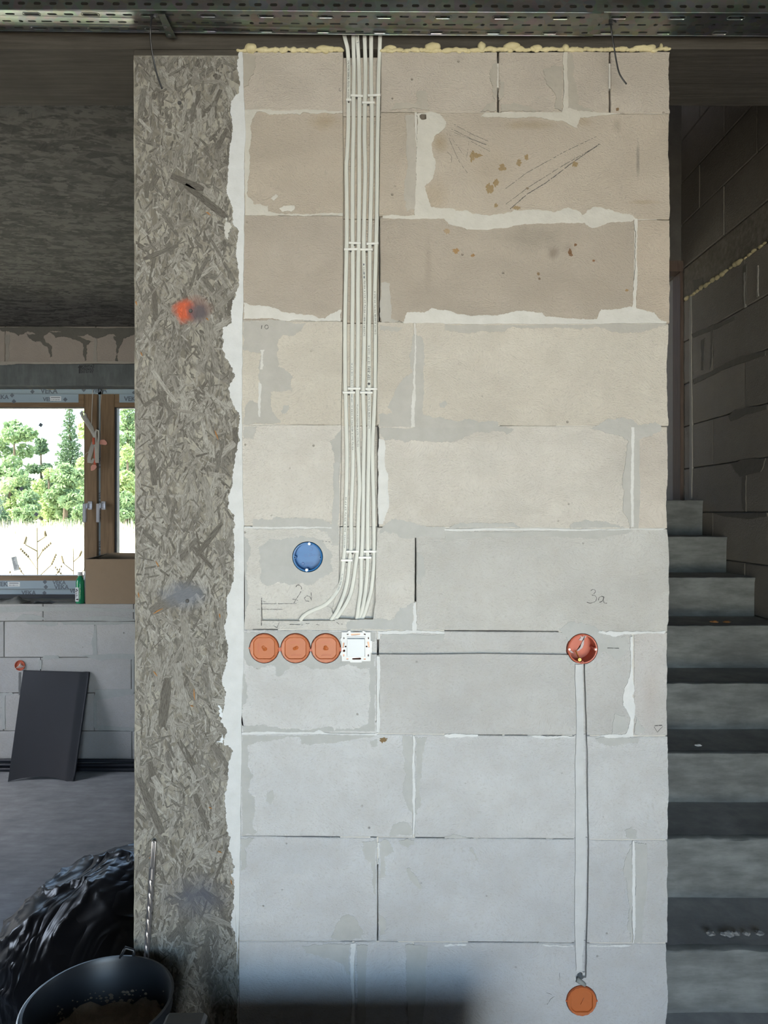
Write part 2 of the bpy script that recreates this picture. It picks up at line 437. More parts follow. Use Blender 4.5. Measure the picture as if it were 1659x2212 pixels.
M['dry_grass'] = leaf_mat('dry_grass_blades', (.62, .57, .38), (.80, .76, .58))
M['weed'] = plain('dry_weed', (.10, .075, .035), .8)
M['bark'] = plain('bark', (.12, .09, .06), .9)
def field_mat():
    t = NT('dry_field'); n = t.noise(t.pos(), 2.2, 6, .7)
    return t.fin(t.mix(t.rng(n, .3, .7), (.72, .67, .50), (.85, .81, .66)), .95)
M['field'] = field_mat()
# ------------------------------------------------------------------ the room
def struct(name, mb, mat, parent=None, **kw):
    o = mb.build(name, mat, parent, **kw)
    if parent is None: o['kind'] = 'structure'
    return o
struct('floor', MB().box(-4.4, 3.4, -2.24, 5.1, -.12, 0), M['floor'])
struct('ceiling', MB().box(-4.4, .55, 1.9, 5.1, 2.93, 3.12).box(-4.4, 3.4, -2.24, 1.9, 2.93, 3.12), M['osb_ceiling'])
BZ = Z(105)                                           # underside of the ring beam
struct('ceiling_beam', MB().box(-4.4, 3.4, DW + .002, 1.90, BZ, 2.93), [M['beam']])
wl = MB().box(-4.4, -4.2, -2.24, 2.6, 0, 2.93).box(-4.4, -4.2, 4.0, 5.1, 0, 2.93).box(-4.4, -4.2, 2.6, 4.0, 0, .9).box(-4.4, -4.2, 2.6, 4.0, 2.2, 2.93)
struct('wall_left', wl, M['plain_wall'])
wb = MB().box(-4.4, -.75, -2.24, -2.0, 0, 2.93).box(1.25, 3.4, -2.24, -2.0, 0, 2.93).box(-.75, 1.25, -2.24, -2.0, 2.1, 2.93)
struct('wall_back', wb, M['plain_wall'])
struct('wall_right', MB().box(3.2, 3.4, -2.0, DW, 0, 2.93), M['plain_wall'])
struct('wall_partition', MB().box(.55, .66, 1.912, 5.1, 0, 4.6), M['plain_wall'])

# ---- far wall of the left room: single blocks on a core slab, window opening, lintel
DF = 4.70; FY1 = 5.10
WX0, WX1 = -4.1, -.95          # opening
SILLZ = Z(1304, DF); LINZ = Z(833, DF)
core = MB().box(-4.2, .55, DF + .02, FY1, 0, SILLZ - .002).box(-4.2, .55, DF + .02, FY1, LINZ + .20, 2.93)
core.box(WX1, .55, DF + .02, FY1, SILLZ - .002, LINZ + .2)
far = struct('wall_far', core, M['core'])
far_rows = [(0, Z(1579, DF), 285), (Z(1579, DF), Z(1497, DF), 8), (Z(1497, DF), Z(1420, DF), 88), (Z(1420, DF), Z(1342, DF), 205), (Z(1342, DF), SILLZ, 93),
            (Z(785, DF), 2.93, 207)]
cols = [(.46, .455, .45), (.50, .495, .49), (.43, .43, .43)]
for ri, (z0, z1, jx) in enumerate(far_rows):
    x = X(jx, DF); 
    while x > -4.2: x -= .6
    while x < .55:
        a, b = max(x, -4.2), min(x + .6, .55)
        if b - a > .02:
            o = MB().box(a + .002, b - .002, DF - rnd.uniform(0, .002), DF + .06, z0 + .002, z1 - .002, bev=.003).build('brick', M['far_block'], far)
            cc = cols[rnd.randrange(3)] if ri < 5 else (.40, .345, .30); o.color = (*cc, 1)
        x += .6
zz = SILLZ
while zz < LINZ + .2:                                    # pier blocks right of the window
    z1 = min(zz + .242, LINZ + .2)
    for a, b in ((WX1, WX1 + .5), (WX1 + .5, WX1 + 1.1), (WX1 + 1.1, .55)):
        MB().box(a + .002, b - .002, DF, DF + .06, zz + .002, z1 - .002, bev=.003).build('brick', M['far_block'], far, color=(.46, .45, .44))
    zz = z1
lt = MB().box(-4.2, .0, DF - .004, DF + .14, LINZ, Z(785, DF) - .004, bev=.004).build('lintel', M['lintel'], far)
# smears of grey mortar on that wall and drips under the slab
fph = [0]
def fpatch(pts, col, h=.002, D=DF, parent=None, name='mortar_smear', amp=1.0, mat=None, step=3.0):
    fph[0] += 1; h += fph[0] * .00004
    pts = jag(pts, amp, step); n = len(pts)
    vs = [W(x, y, D - h) for x, y in pts] + [W(x, y, D + .002) for x, y in pts]
    # keep the outline where it is when pushed back
    for i in range(n):
        v = W(pts[i][0], pts[i][1], D); vs[i] = Vector((v.x, D - h, v.z)); vs[i + n] = Vector((v.x, D + .002, v.z))
    fs = [tuple(range(n))] + [(i, (i + 1) % n, n + (i + 1) % n, n + i) for i in range(n)]
    return MB().add(vs, fs).build(name, mat or M['mortar'], parent, color=col)
DR = (.15, .14, .12)
for pts in ([(0, 708), (290, 708), (292, 722), (265, 730), (240, 722), (210, 731), (190, 722), (150, 728), (120, 715), (95, 726), (80, 722), (60, 716), (40, 726), (20, 716), (0, 712)],
            [(58, 720), (92, 722), (98, 738), (112, 748), (113, 770), (109, 772), (104, 752), (90, 740), (66, 732)],
            [(105, 718), (150, 716), (182, 732), (200, 738), (180, 742), (150, 730), (120, 730)],
            [(180, 735), (196, 738), (187, 746), (187, 778), (184, 780), (181, 750)],
            [(245, 728), (266, 730), (258, 750), (254, 782), (250, 782), (252, 752)]):
    fpatch(pts, DR, .004, parent=far, name='concrete_drip', amp=1.6, step=2.5)
for pts in ([(11, 722), (22, 724), (20, 775), (12, 784)], [(205, 728), (210, 728), (210, 784), (203, 784)]):
    fpatch(pts, (.36, .33, .29), .003, parent=far)
fpatch([(0, 781), (120, 783), (240, 781), (292, 783), (292, 785.5), (200, 785.5), (40, 786), (15, 789), (0, 789)], (.42, .38, .33), .007, parent=far, name='mortar_joint', amp=.5)
SG = (.40, .41, .40)
for pts in ([(0, 1311), (150, 1311), (292, 1316), (292, 1322), (120, 1320), (60, 1321), (0, 1323)], [(50, 1326), (90, 1332), (100, 1339), (30, 1340)], [(180, 1335), (220, 1331), (291, 1337), (291, 1341), (180, 1341)],
            [(55, 1343), (125, 1343), (125, 1350), (100, 1352), (60, 1348)], [(130, 1343), (291, 1343), (291, 1347), (230, 1350), (140, 1350)],
            [(198, 1385), (207, 1345), (210, 1418), (200, 1418)], [(95, 1416), (125, 1415), (130, 1422), (90, 1424)], [(170, 1415), (291, 1413), (291, 1424), (250, 1422), (220, 1426)],
            [(0, 1497), (25, 1495), (30, 1500), (0, 1502)], [(205, 1490), (291, 1488), (289, 1500), (250, 1505), (210, 1512)], [(203, 1502), (210, 1502), (210, 1575), (203, 1570)],
            [(208, 1566), (290, 1572), (290, 1580), (215, 1578)], [(84, 1427), (90, 1425), (90, 1445), (85, 1445)], [(5, 1500), (12, 1502), (12, 1575), (6, 1575)], [(285, 1425), (290, 1425), (290, 1495), (285, 1492)]):
    fpatch(pts, SG, .0025, parent=far, amp=.8)
# foam bead between lintel and window
bead = MB()
r_ = random.Random(3)
pts = []; rad = []
x = -4.1
while x < -.95: pts.append((x, DF + .165 + r_.uniform(-.004, .004), Z(837, DF + .16) + r_.uniform(-.003, .003))); rad.append(.011 + r_.uniform(-.003, .003)); x += .03
bead.tube(pts, .01, 6, radii=rad)
bead.build('foam_bead', M['foam'], far, smooth=True)

# ---- window of two sashes in oak foil with printed protective film
DG = DF + .235                                        # plane of the frame's room side
win = MB()
def wx(px): return X(px, DG)
def wz(py): return Z(py, DG)
FT, FB = wz(838), wz(1292)
win.box(WX0, WX1, DG + .02, DG + .09, wz(851), FT).box(WX0, WX1, DG + .02, DG + .09, FB, wz(1272)).box(WX0, WX0 + .05, DG + .02, DG + .09, FB, FT).box(WX1 - .05, WX1, DG + .02, DG + .09, FB, FT)
win.box(wx(209), wx(220), DG + .02, DG + .09, FB, FT)
window = win.build('window_1', M['film']); window['kind'] = 'structure'
MB().box(WX0, WX1, DG + .0, DG + .10, FB - .001, wz(1284.5)).build('sill_profile', M['gasket'], window)
def txt(s, size, px, py, D, mat, parent, name='print', rot=0.0, h=.0004, flip=False, align='CENTER', sx=1.0, bold=0.0):
    cu = bpy.data.curves.new('txt', 'FONT'); cu.body = s; cu.size = 1; cu.offset = bold; cu.align_x = align; cu.align_y = 'CENTER'; cu.resolution_u = 2
    tmp = bpy.data.objects.new('txt', cu); COL.objects.link(tmp); dg = bpy.context.evaluated_depsgraph_get()
    me = bpy.data.meshes.new_from_object(tmp.evaluated_get(dg)); bpy.data.objects.remove(tmp); bpy.data.curves.remove(cu)
    me.materials.clear(); me.materials.append(mat); me.name = name
    v = W(px, py, D); v.y = D - h
    Mx = Matrix.Translation(v) @ Matrix.Rotation(math.pi / 2, 4, 'X') @ Matrix.Rotation(rot, 4, 'Z') @ Matrix.Diagonal((size * sx, size, 1, 1))
    me.transform(Mx)
    return link(name, me, parent)
def sash(x0, x1, left):
    """x0,x1 outer edges; stile towards the middle carries the handle"""
    s = empty('sash', (0, 0, 0)); s.parent = window
    zt, zb = wz(851.5), wz(1272); sw = wx(211) - wx(183); rw = wz(851.5) - wz(880); bw = wz(1243) - wz(1272)
    def B(name, m, *b, **k): return MB().box(*b, **k).build(name, m, s)
    if left: gx0, gx1 = x0 + sw, wx(183)
    else: gx0, gx1 = wx(248), x1 - sw
    B('stile', M['oak_v'], gx1 if left else x0, x1 if left else gx0, DG - .01, DG + .06, zb, zt, bev=.004)
    B('stile', M['oak_v'], x0 if left else gx1, gx0 if left else x1, DG - .01, DG + .06, zb, zt, bev=.004)
    B('rail', M['oak_h'], gx0, gx1, DG - .01, DG + .06, zt - rw, zt, bev=.004)
    B('rail', M['oak_h'], gx0, gx1, DG - .01, DG + .06, zb, zb + bw, bev=.004)
    g = MB()
    gk = .006 if left else .014
    g.box(gx0 - .001, gx0 + gk, DG + .0, DG + .05, zb + bw, zt - rw).box(gx1 - .004, gx1 + .001, DG + .0, DG + .05, zb + bw, zt - rw)
    g.box(gx0, gx1, DG, DG + .05, zt - rw - .005, zt - rw + .001).build('gasket', M['gasket'], s)
    B('pane', M['glass'], gx0, gx1, DG + .02, DG + .024, zb + bw, zt - rw)
    return s
sl = sash(WX0 + .03, wx(211), True); sr = sash(wx(218), WX1 - .03, False)
# sheets of film still on the rails
MB().box(WX0 + .05, wx(171), DG - .0115, DG - .0095, wz(870), wz(852)).build('film_strip', M['film'], window)
MB().box(wx(259), WX1 - .1, DG - .0115, DG - .0095, wz(870), wz(852)).build('film_strip', M['film'], window)
MB().box(WX0 + .03, WX1 - .03, DG - .0115, DG - .0095, wz(1271.5), wz(1254)).build('film_strip', M['film'], window)
BR = 'VEKA'
GK = M['grey_ink']
for (px, py, rot, sz) in ((106, 845, 0, 13), (107, 863, math.pi, 10), (214, 843.5, 0, 12), (285, 862, math.pi, 12), (3, 858, math.pi, 11),
                          (128, 1259, 0, 10), (133, 1268.5, 0, 11), (62, 1281, math.pi, 11), (9, 1262, 0, 12), (-30, 860, 0, 12), (165, 1277, 0, 10)):
    txt(BR, sz / F * DG * 1.15, px, py, DG - .0116 if (852 < py < 871 or py < 1272 and py > 1254) else DG + .0196, GK, window, bold=.03)
for (px, py) in ((70, 846), (26, 854), (30, 867), (141, 863), (181, 842), (97, 1257), (99, 1268), (96, 1281), (290, 848)):
    r = 5 * DG / F; D_ = DG - .012 if (852 < py < 871 or 1254 < py < 1272) else DG + .0192; c = W(px, py, D_); c.y = D_
    MB().add([c + Vector((r, 0, 0)), c + Vector((0, 0, r)), c + Vector((-r, 0, 0)), c + Vector((0, 0, -r))], [(0, 1, 2, 3)]).build('diamond_print', GK, window)
for (py,) in ((1000,), (1075,), (1110,), (1180,)):
    txt(BR, .032, 215, py, DG + .0196, GK, window, rot=-math.pi / 2, bold=.03)
for (px, py, w, h, D_) in ((120, 861, 24, 10, DG - .0125), (30, 1262, 26, 10, DG - .0125)):    # printed stickers
    c = W(px, py, D_)
    st = MB().box(c.x - w / 2 * DG / F, c.x + w / 2 * DG / F, D_ - .0003, D_, c.z - h / 2 * DG / F, c.z + h / 2 * DG / F).build('sticker', M['paper'], window)
    bar = MB()
    for k in range(12):
        xx = c.x + (-10 + 1.6 * k) * DG / F
        bar.box(xx, xx + rnd.uniform(.3, 1.0) * DG / F, D_ - .0006, D_ - .0003, c.z - 3.4 * DG / F, c.z - 1 * DG / F)
    bar.box(c.x - 10 * DG / F, c.x + 10 * DG / F, D_ - .0006, D_ - .0003, c.z + 1.5 * DG / F, c.z + 3 * DG / F)
    bar.build('print', GK, st)
# markers on the pane
for (px, py) in ((88, 918), (46, 1056), (78.5, 1111)):
    r = 5.2 * DG / F; c = W(px, py, DG + .0195); c.y = DG + .0195
    MB().add([c + Vector((r, 0, .2 * r)), c + Vector((.2 * -r, 0, r)), c + Vector((-r, 0, -.2 * r)), c + Vector((.2 * r, 0, -r))], [(0, 1, 2, 3)]).build('glass_marker', GK, window)
c = W(33, 1217.5, DG + .019); Mx = Matrix.Translation(c) @ Matrix.Rotation(math.radians(-12), 4, 'Y')
gl = MB().box(-.019, .019, -.0003, .0003, -.049, .049, M=Mx).build('glass_sticker', M['paper'], window)
pr = MB()
for k in range(9):
    pr.box(-.015, -.015 + rnd.uniform(.01, .026), -.0008, -.0004, .04 - k * .0092, .0435 - k * .0092, M=Mx)
pr.build('print', GK, gl)
for hx in (195, 224):                                   # handles
    hs = empty('handle', (0, 0, 0)); hs.parent = sl if hx < 200 else sr
    MB().box(wx(hx - 3), wx(hx + 6), DG - .018, DG - .009, wz(1101), wz(1083), bev=.002).build('handle_plate', M['handle'], hs)
    MB().box(wx(hx - 3), wx(hx + 3), DG - .058, DG - .018, wz(1098), wz(1087), bev=.002).build('handle_neck', M['handle'], hs)
    MB().box(wx(hx - 8), wx(hx - 1), DG - .068, DG - .052, wz(1128), wz(1088), bev=.003).build('handle_grip', M['handle'], hs)
# print on the lintel: arrow and three lines
ar = MB(); c = W(172, 797.5, DF - .0050); k = DF / F
ar.add([c + Vector((x * k, 0, z * k)) for x, z in ((-1.8, -9), (1.8, -9), (1.8, 3), (4.5, 3), (0, 9), (-4.5, 3), (-1.8, 3))], [tuple(range(7))]).build('arrow_print', M['black_ink'], far)
for s_, dy in (('MONTAŻ', -6), ('STRZAŁKĄ', 0), ('DO GÓRY', 6)):
    txt(s_, .022, 188, 797.5 + dy, DF - .0048, M['black_ink'], far, sx=.8 if len(s_) > 6 else 1.05, bold=.045)

# ---- cord bundle hung from the window head
CD = DG - .055
cord = empty('cord_bundle', W(205, 950, CD))
tag(cord, 'bundle of white cord wound round an orange holder hanging before the window', 'cord')
def cw(u, v, d=0):                                        # zoom pixels of the crop (150,820) scale 6.9125
    p = W(150 + u / 6.9125, 820 + v / 6.9125, CD); p.y += d; return p
parts = []
st = MB().tube([cw(350, 120), cw(345, 250), cw(335, 500), cw(333, 600), cw(320, 670, .01)], .0022, 5)
st.tube([cw(490, 130), cw(460, 400), cw(438, 730)], .0012, 5)
parts.append(st.build('hanging_string', M['rope'], smooth=True))
lp = MB()
for k in range(9):
    o = (k - 4) * 5; q = (k % 3 - 1) * .005
    lp.tube([cw(380 + o * .6, 870, q), cw(330 + o, 760, q), cw(270 + o, 660, q - .004), cw(200 + o * .7, 560, q), cw(175 + o * .8, 500, q), cw(200 + o * .5, 475 + o * .4, q - .006), cw(235 + o * .3, 510, q), cw(240 + o, 570, q),
             cw(320 + o, 700, q + .004), cw(375 + o * .5, 830, q), cw(380, 930, q)], .0022, 5)
for k in range(8):
    o = (k - 3.5) * 5; q = (k % 3 - 1) * .006 - .004
    lp.tube([cw(415 + o, 1240, q), cw(400 + o * .8, 1000, q), cw(395 + o * .5, 800, q), cw(410 + o * .3, 745 + abs(o), q - .004), cw(440 + o * .3, 760, q), cw(445 + o * .4, 850, q), cw(425 + o, 1100, q), cw(425 + o, 1245, q)], .0022, 5)
    lp.tube([cw(365 + o, 930, q), cw(330 + o * 1.5, 1060, q), cw(300 + o * 1.2, 1180, q), cw(300 + o * 1.1, 1240, q), cw(340 + o, 1250 - abs(o), q), cw(370 + o * .6, 1180, q)], .0022, 5)
lp.tube([cw(235, 1130), cw(250, 1100), cw(350, 1045)], .0013, 5)
parts.append(lp.build('cord_loops', M['rope'], smooth=True))
parts.append(MB().tube([cw(372, 870, -.012), cw(372, 970, -.012)], .009, 8).tube([cw(380, 960, .002), cw(380, 1270, .002)], .006, 8, sx=1.6, up=(0, 1, 0)).build('tape_wrap', M['tape'], smooth=True))
def blobpoly(pts, d, th, name, mat):
    m = MB(); n = len(pts); a = [cw(u, v, d) for u, v in pts]; b = [cw(u, v, d + th) for u, v in pts]
    m.add(a + b, [tuple(range(n)), tuple(range(n, 2 * n))[::-1]] + [(i, (i + 1) % n, n + (i + 1) % n, n + i) for i in range(n)]); return m.build(name, mat)
parts.append(blobpoly([(445, 965), (460, 900), (520, 895), (550, 925), (560, 960), (540, 975)], .002, .006, 'holder_tongue', M['tape_pale']))
parts.append(blobpoly([(322, 1360), (322, 1300), (345, 1270), (395, 1275), (410, 1305), (380, 1345), (345, 1362)], -.004, .006, 'holder_tongue', M['tape_pale']))
adopt(cord, *parts)

# ---- things on the sill
BXD = DF + .03
box = empty('cardboard_box', (X(240, BXD), BXD + .1, SILLZ)); tag(box, 'open brown cardboard box standing on the window sill', 'box')
bx0, bx1 = X(188.5, BXD), X(294, BXD) + .03; bz1 = Z(1207, BXD); bt = .004; by1 = BXD + .185
SZ = SILLZ - .0015
adopt(box, MB().box(bx0, bx1, BXD - .03, BXD - .03 + bt, SZ, bz1, bev=.001).build('front_panel', M['card']),
      MB().box(bx0, bx1, by1 - bt, by1, SZ, bz1 + .0).build('back_panel', M['card']),
      MB().box(bx0, bx0 + bt, BXD - .026, by1 - bt, SZ, bz1).build('side_panel', M['card']),
      MB().box(bx1 - bt, bx1, BXD - .026, by1 - bt, SZ, bz1).build('side_panel', M['card']),
      MB().box(bx0, bx1, BXD - .026, by1, SZ, SZ + bt).build('bottom_panel', M['card']),
      MB().add([(bx0 + .03, by1, bz1), (bx1, by1, bz1), (bx1, by1 + .006, bz1 + .026), (bx0 + .09, by1 + .006, bz1 + .03),
                (bx0 + .03, by1 - .004, bz1), (bx1, by1 - .004, bz1), (bx1, by1 + .002, bz1 + .026), (bx0 + .09, by1 + .002, bz1 + .03)],
               [(0, 1, 2, 3), (4, 5, 6, 7), (0, 1, 5, 4), (1, 2, 6, 5), (2, 3, 7, 6), (3, 0, 4, 7)]).build('back_flap', M['card']),
      MB().add([(bx0, BXD - .02, bz1), (bx0, by1, bz1), (bx0 + .075, by1 - .01, bz1 + .028), (bx0 + .004, BXD - .02, bz1), (bx0 + .004, by1, bz1 - .003), (bx0 + .079, by1 - .01, bz1 + .025)],
               [(0, 1, 2), (3, 4, 5), (0, 1, 4, 3), (1, 2, 5, 4), (2, 0, 3, 5)]).build('side_flap', M['card_in']))
bd = DF + .03; bc = W(173, 1290, bd); bc.z = SZ; k = bd / F
bt_ = empty('spray_bottle', bc); bt_.name = 'green_bottle'; tag(bt_, 'green plastic bottle with white cap beside the cardboard box', 'bottle')
prof = [(8, 0), (9, 1.5), (9, 10), (8.8, 32), (8.6, 46), (7.2, 52), (5, 56), (4.2, 60), (4.2, 61)]
bb = MB().lathe([(r * k, h * k) for r, h in prof], bc, n=24).build('bottle_body', M['green'], smooth=True, angle=50)
rb = MB()
for q in range(14): rb.box(bc.x + 1.5 * k, bc.x + 6.5 * k, bc.y - 8.95 * k, bc.y - 8.0 * k, bc.z + (10 + q * 2.5) * k, bc.z + (11 + q * 2.5) * k)
cap = MB().lathe([(5.4 * k, 0), (5.6 * k, .5 * k), (5.3 * k, 7 * k), (4.9 * k, 7.8 * k)], bc + Vector((0, 0, 60 * k)), n=20).build('cap', M['white_plastic'], smooth=True, angle=40)
lab = MB().box(bc.x - 6.4 * k, bc.x + 1 * k, bc.y - 9.3 * k, bc.y - 8.0 * k, bc.z + 5 * k, bc.z + 35 * k).build('paper_label', M['paper'])
lpt = MB()
for q in range(5): lpt.box(bc.x - 5.6 * k, bc.x + (-3 + q % 3) * k, bc.y - 9.45 * k, bc.y - 9.3 * k, bc.z + (14 + q * 2.2) * k, bc.z + (15 + q * 2.2) * k)
lpt.box(bc.x - 4.4 * k, bc.x + .2 * k, bc.y - 9.45 * k, bc.y - 9.3 * k, bc.z + 8 * k, bc.z + 11 * k)
for cx, cz in ((-3.6, 31), (-2, 28.6), (-4.6, 27)):
    lpt.add([Vector((bc.x + (cx + a) * k, bc.y - 9.45 * k, bc.z + (cz + b) * k)) for a, b in ((1.7, 0), (0, 1.7), (-1.7, 0), (0, -1.7))], [(0, 1, 2, 3)])
adopt(bt_, bb, cap, lab, tag(rb.build('ribs', M['green']), kind='stuff')); adopt(bt_, lpt.build('label_print', M['black_ink'])); 
b2 = W(188, 1290, bd + .06); b2.z = SZ
b2e = empty('clear_bottle', b2); tag(b2e, 'clear plastic bottle of red liquid half hidden behind the cardboard box', 'bottle')
adopt(b2e, MB().lathe([(r * k, h * k) for r, h in ((9, 0), (10, 2), (10, 42), (8, 56), (4, 70), (3.6, 74))], b2, n=20).build('bottle_body', M['clear'], smooth=True, angle=50),
      MB().lathe([(r * k, h * k) for r, h in ((9.2, 1), (9.6, 2), (9.6, 17))], b2, n=20).build('liquid', M['red_liquid'], smooth=True, angle=50))
def rag(name, label, cat, px0, px1, zt, mat, seed, y0=.0, y1=.14, par=None):
    r = random.Random(seed); m = MB(); nx, ny = 22, 8; x0, x1 = X(px0, DF), X(px1, DF); vs = []
    for j in range(ny + 1):
        for i in range(nx + 1):
            u, v = i / nx, j / ny; e = math.sin(math.pi * u) ** .5 * math.sin(math.pi * v) ** .5
            nz_ = mnoise.noise(Vector((u * 4 + seed, v * 3, 0)))
            vs.append((x0 + (x1 - x0) * u + .01 * nz_, DF + y0 + (y1 - y0) * v * (1 + .2 * nz_), SZ + .003 + zt * e * (.55 + .9 * abs(nz_) + .3 * math.sin(u * 9 + v * 2))))
    n1 = nx + 1; b = len(vs); vs += [(x, y, SZ + .0005) for x, y, z in vs]
    fs = [(j * n1 + i, j * n1 + i + 1, (j + 1) * n1 + i + 1, (j + 1) * n1 + i) for j in range(ny) for i in range(nx)]
    fs += [tuple(b + q for q in f[::-1]) for f in fs]
    rim = [i for i in range(n1)] + [j * n1 + nx for j in range(1, ny + 1)] + [ny * n1 + i for i in range(nx - 1, -1, -1)] + [j * n1 for j in range(ny - 1, 0, -1)]
    fs += [(rim[q], rim[(q + 1) % len(rim)], b + rim[(q + 1) % len(rim)], b + rim[q]) for q in range(len(rim))]
    o = m.add(vs, fs).build(name, mat, smooth=True); return tag(o, label, cat)
rag('plastic_rag', 'crumpled grey plastic sheet at the left end of the window sill', 'plastic sheet', -30, 44, .035, M['rag'], 2)
rag('work_glove', 'flat dark work glove lying on the middle of the window sill', 'glove', 68, 112, .014, M['black_plastic'], 5, .005, .09)
rag('film_scrap', 'low strip of dark film lying along the window sill', 'film', 112, 163, .006, M['rag'], 9, .01, .11)

# ---- things before the far wall
pan = empty('rubber_sheet', (X(90, 4.46), 4.5, 0)); tag(pan, 'dark bowed rubber sheet leaning against the far wall under the window', 'sheet')
sh = MB(); nx, nz_ = 20, 12; vs = []
tl, tr, br, bl = (50, 1449), (191, 1453), (157, 1692), (17, 1690)
for j in range(nz_ + 1):
    for i in range(nx + 1):
        u, v = i / nx, j / nz_
        D = 4.675 * (1 - v) + 4.47 * v
        px = (tl[0] * (1 - u) + tr[0] * u) * (1 - v) + (bl[0] * (1 - u) + br[0] * u) * v
        py = (tl[1] * (1 - u) + tr[1] * u) * (1 - v) + (bl[1] * (1 - u) + br[1] * u) * v
        p = W(px, py, D); bow = math.sin(math.pi * min(u / .95, 1)) ** .7
        p.y += .030 * bow * v; p.z += .028 * bow * v
        if u > .93: p.y += .01
        p.z = max(p.z, .002); vs.append(p)
n1 = nx + 1; b = len(vs); vs += [p + Vector((0, .008, .002)) for p in vs]
fs = [(j * n1 + i, j * n1 + i + 1, (j + 1) * n1 + i + 1, (j + 1) * n1 + i) for j in range(nz_) for i in range(nx)]
fs += [tuple(b + q for q in f[::-1]) for f in fs]
rim = [i for i in range(n1)] + [j * n1 + nx for j in range(1, nz_ + 1)] + [nz_ * n1 + i for i in range(nx - 1, -1, -1)] + [j * n1 for j in range(nz_ - 1, 0, -1)]
fs += [(rim[q], rim[(q + 1) % len(rim)], b + rim[(q + 1) % len(rim)], b + rim[q]) for q in range(len(rim))]
adopt(pan, sh.add(vs, fs).build('panel', M['sheet'], smooth=True, angle=40))
lip = MB().tube([vs[j * n1 + nx] + Vector((0, .002, 0)) for j in range(nz_ + 1)], .006, 6).build('raised_edge', M['sheet'], smooth=True); adopt(pan, lip)
for i, (zz_, yy, rr) in enumerate(((.013, 4.655, .012), (.036, 4.672, .012), (.014, 4.683, .012), (.060, 4.684, .012))):
    m = MB(); pts = [(-4.15 + q * .12, yy + .003 * math.sin(q * .8 + i), zz_ + .002 * math.sin(q * .5 + i * 2)) for q in range(38)]
    o = m.tube(pts, rr, 8).build('floor_conduit', M['conduit'], smooth=True)
    tag(o, ['front black conduit on the floor along the far wall', 'black conduit resting between the lower pair along the far wall', 'rear black conduit on the floor along the far wall', 'topmost black conduit of the bundle along the far wall'][i], 'conduit', 'black conduits along the foot of the far wall')
def round_box(name, px, py, D, r, mat, rim_mat, label, cat='junction box', depth=.042):
    c = W(px, py, D); e = empty(name, c); tag(e, label, cat)
    t_ = .0022
    cup = MB().lathe([(r, depth), (r, -.0015), (r - t_ * .5, -.003), (r - t_ * 1.6, -.0025), (r - t_ * 1.7, depth - t_), (.0005, depth - t_)], c, 'y', 48, caps=False)
    cup.lathe([(.0005, depth), (r, depth)], c, 'y', 48, caps=False)
    adopt(e, cup.build('cup', mat, smooth=True, angle=35))
    return e, c
# small box on the far wall (needs no hole: sits proud of it)
fe = empty('far_junction_box', W(44, 1437, DF)); tag(fe, 'small round red junction box with wire ends on the far wall', 'junction box')
c = W(44, 1437, DF)
adopt(fe, MB().lathe([(.034, .0), (.034, -.010), (.031, -.010), (.031, -.002), (.0005, -.002)], c, 'y', 28, caps=False).build('cup', M['red_box'], smooth=True, angle=35))
wv = MB()
for q in range(6):
    a = q * 1.1; wv.tube([(c.x + .006 * math.cos(a + s * .8) * s + .006, c.y - .006 - .002 * q, c.z + .012 - .005 * s + .008 * math.sin(a + s)) for s in range(6)], .0016, 5)
adopt(fe, wv.build('wire', M['rope'], smooth=True))
gr = fpatch([(41, 1452), (46, 1452), (44, 1500), (41, 1502)], (.17, .17, .17), .002, parent=far, name='wall_groove', amp=.4)

# ---- outside
def grid_plane(name, x0, x1, y0, y1, z0, z1, mat):
    return MB().add([(x0, y0, z0), (x1, y0, z0), (x1, y1, z1), (x0, y1, z1), (x0, y0, z0 - .3), (x1, y0, z0 - .3), (x1, y1, z1 - .3), (x0, y1, z1 - .3)],
                    [(0, 1, 2, 3), (4, 5, 6, 7), (0, 1, 5, 4), (1, 2, 6, 5), (2, 3, 7, 6), (3, 0, 4, 7)]).build(name, mat)
fld = grid_plane('ground_field', -90, 60, 5.12, 120, -.35, 3.2, M['field']); fld['kind'] = 'structure'
yard = grid_plane('ground_yard', -60, 60, -60, -2.26, -.5, -.1, M['field']); yard['kind'] = 'structure'
def gz(y): return -.35 + 3.55 * (y - 5.12) / 114.88
def leaves(name, blobs, n, size, mat, seed, up=.3, parent=None):
    g = np.random.default_rng(seed); P = []
    wts = np.array([b[3] * b[4] * b[5] for b in blobs]); wts = wts / wts.sum(); ks = g.choice(len(blobs), n, p=wts)
    for k in ks:
        cx, cy, cz, rx, ry, rz = blobs[k]; d = g.normal(size=3); d /= np.linalg.norm(d); r = g.uniform(.35, 1) ** .4
        r *= 1 + .22 * mnoise.noise(Vector((d[0] * 2.5 + k, d[1] * 2.5, d[2] * 2.5)))
        P.append((cx + d[0] * rx * r, cy + d[1] * ry * r, cz + d[2] * rz * r))
    P = np.array(P); a = g.normal(size=(n, 3)); a /= np.linalg.norm(a, axis=1)[:, None]; b_ = np.cross(a, g.normal(size=(n, 3))); b_ /= np.linalg.norm(b_, axis=1)[:, None]
    s = size * g.uniform(.5, 1.3, n)[:, None]
    V = np.stack([P - a * s, P + b_ * s * .45, P + a * s, P - b_ * s * .45], 1).reshape(-1, 3)
    me = bpy.data.meshes.new(name); me.from_pydata(V.tolist(), [], np.arange(4 * n).reshape(-1, 4).tolist()); me.materials.append(mat)
    return link(name, me, parent)
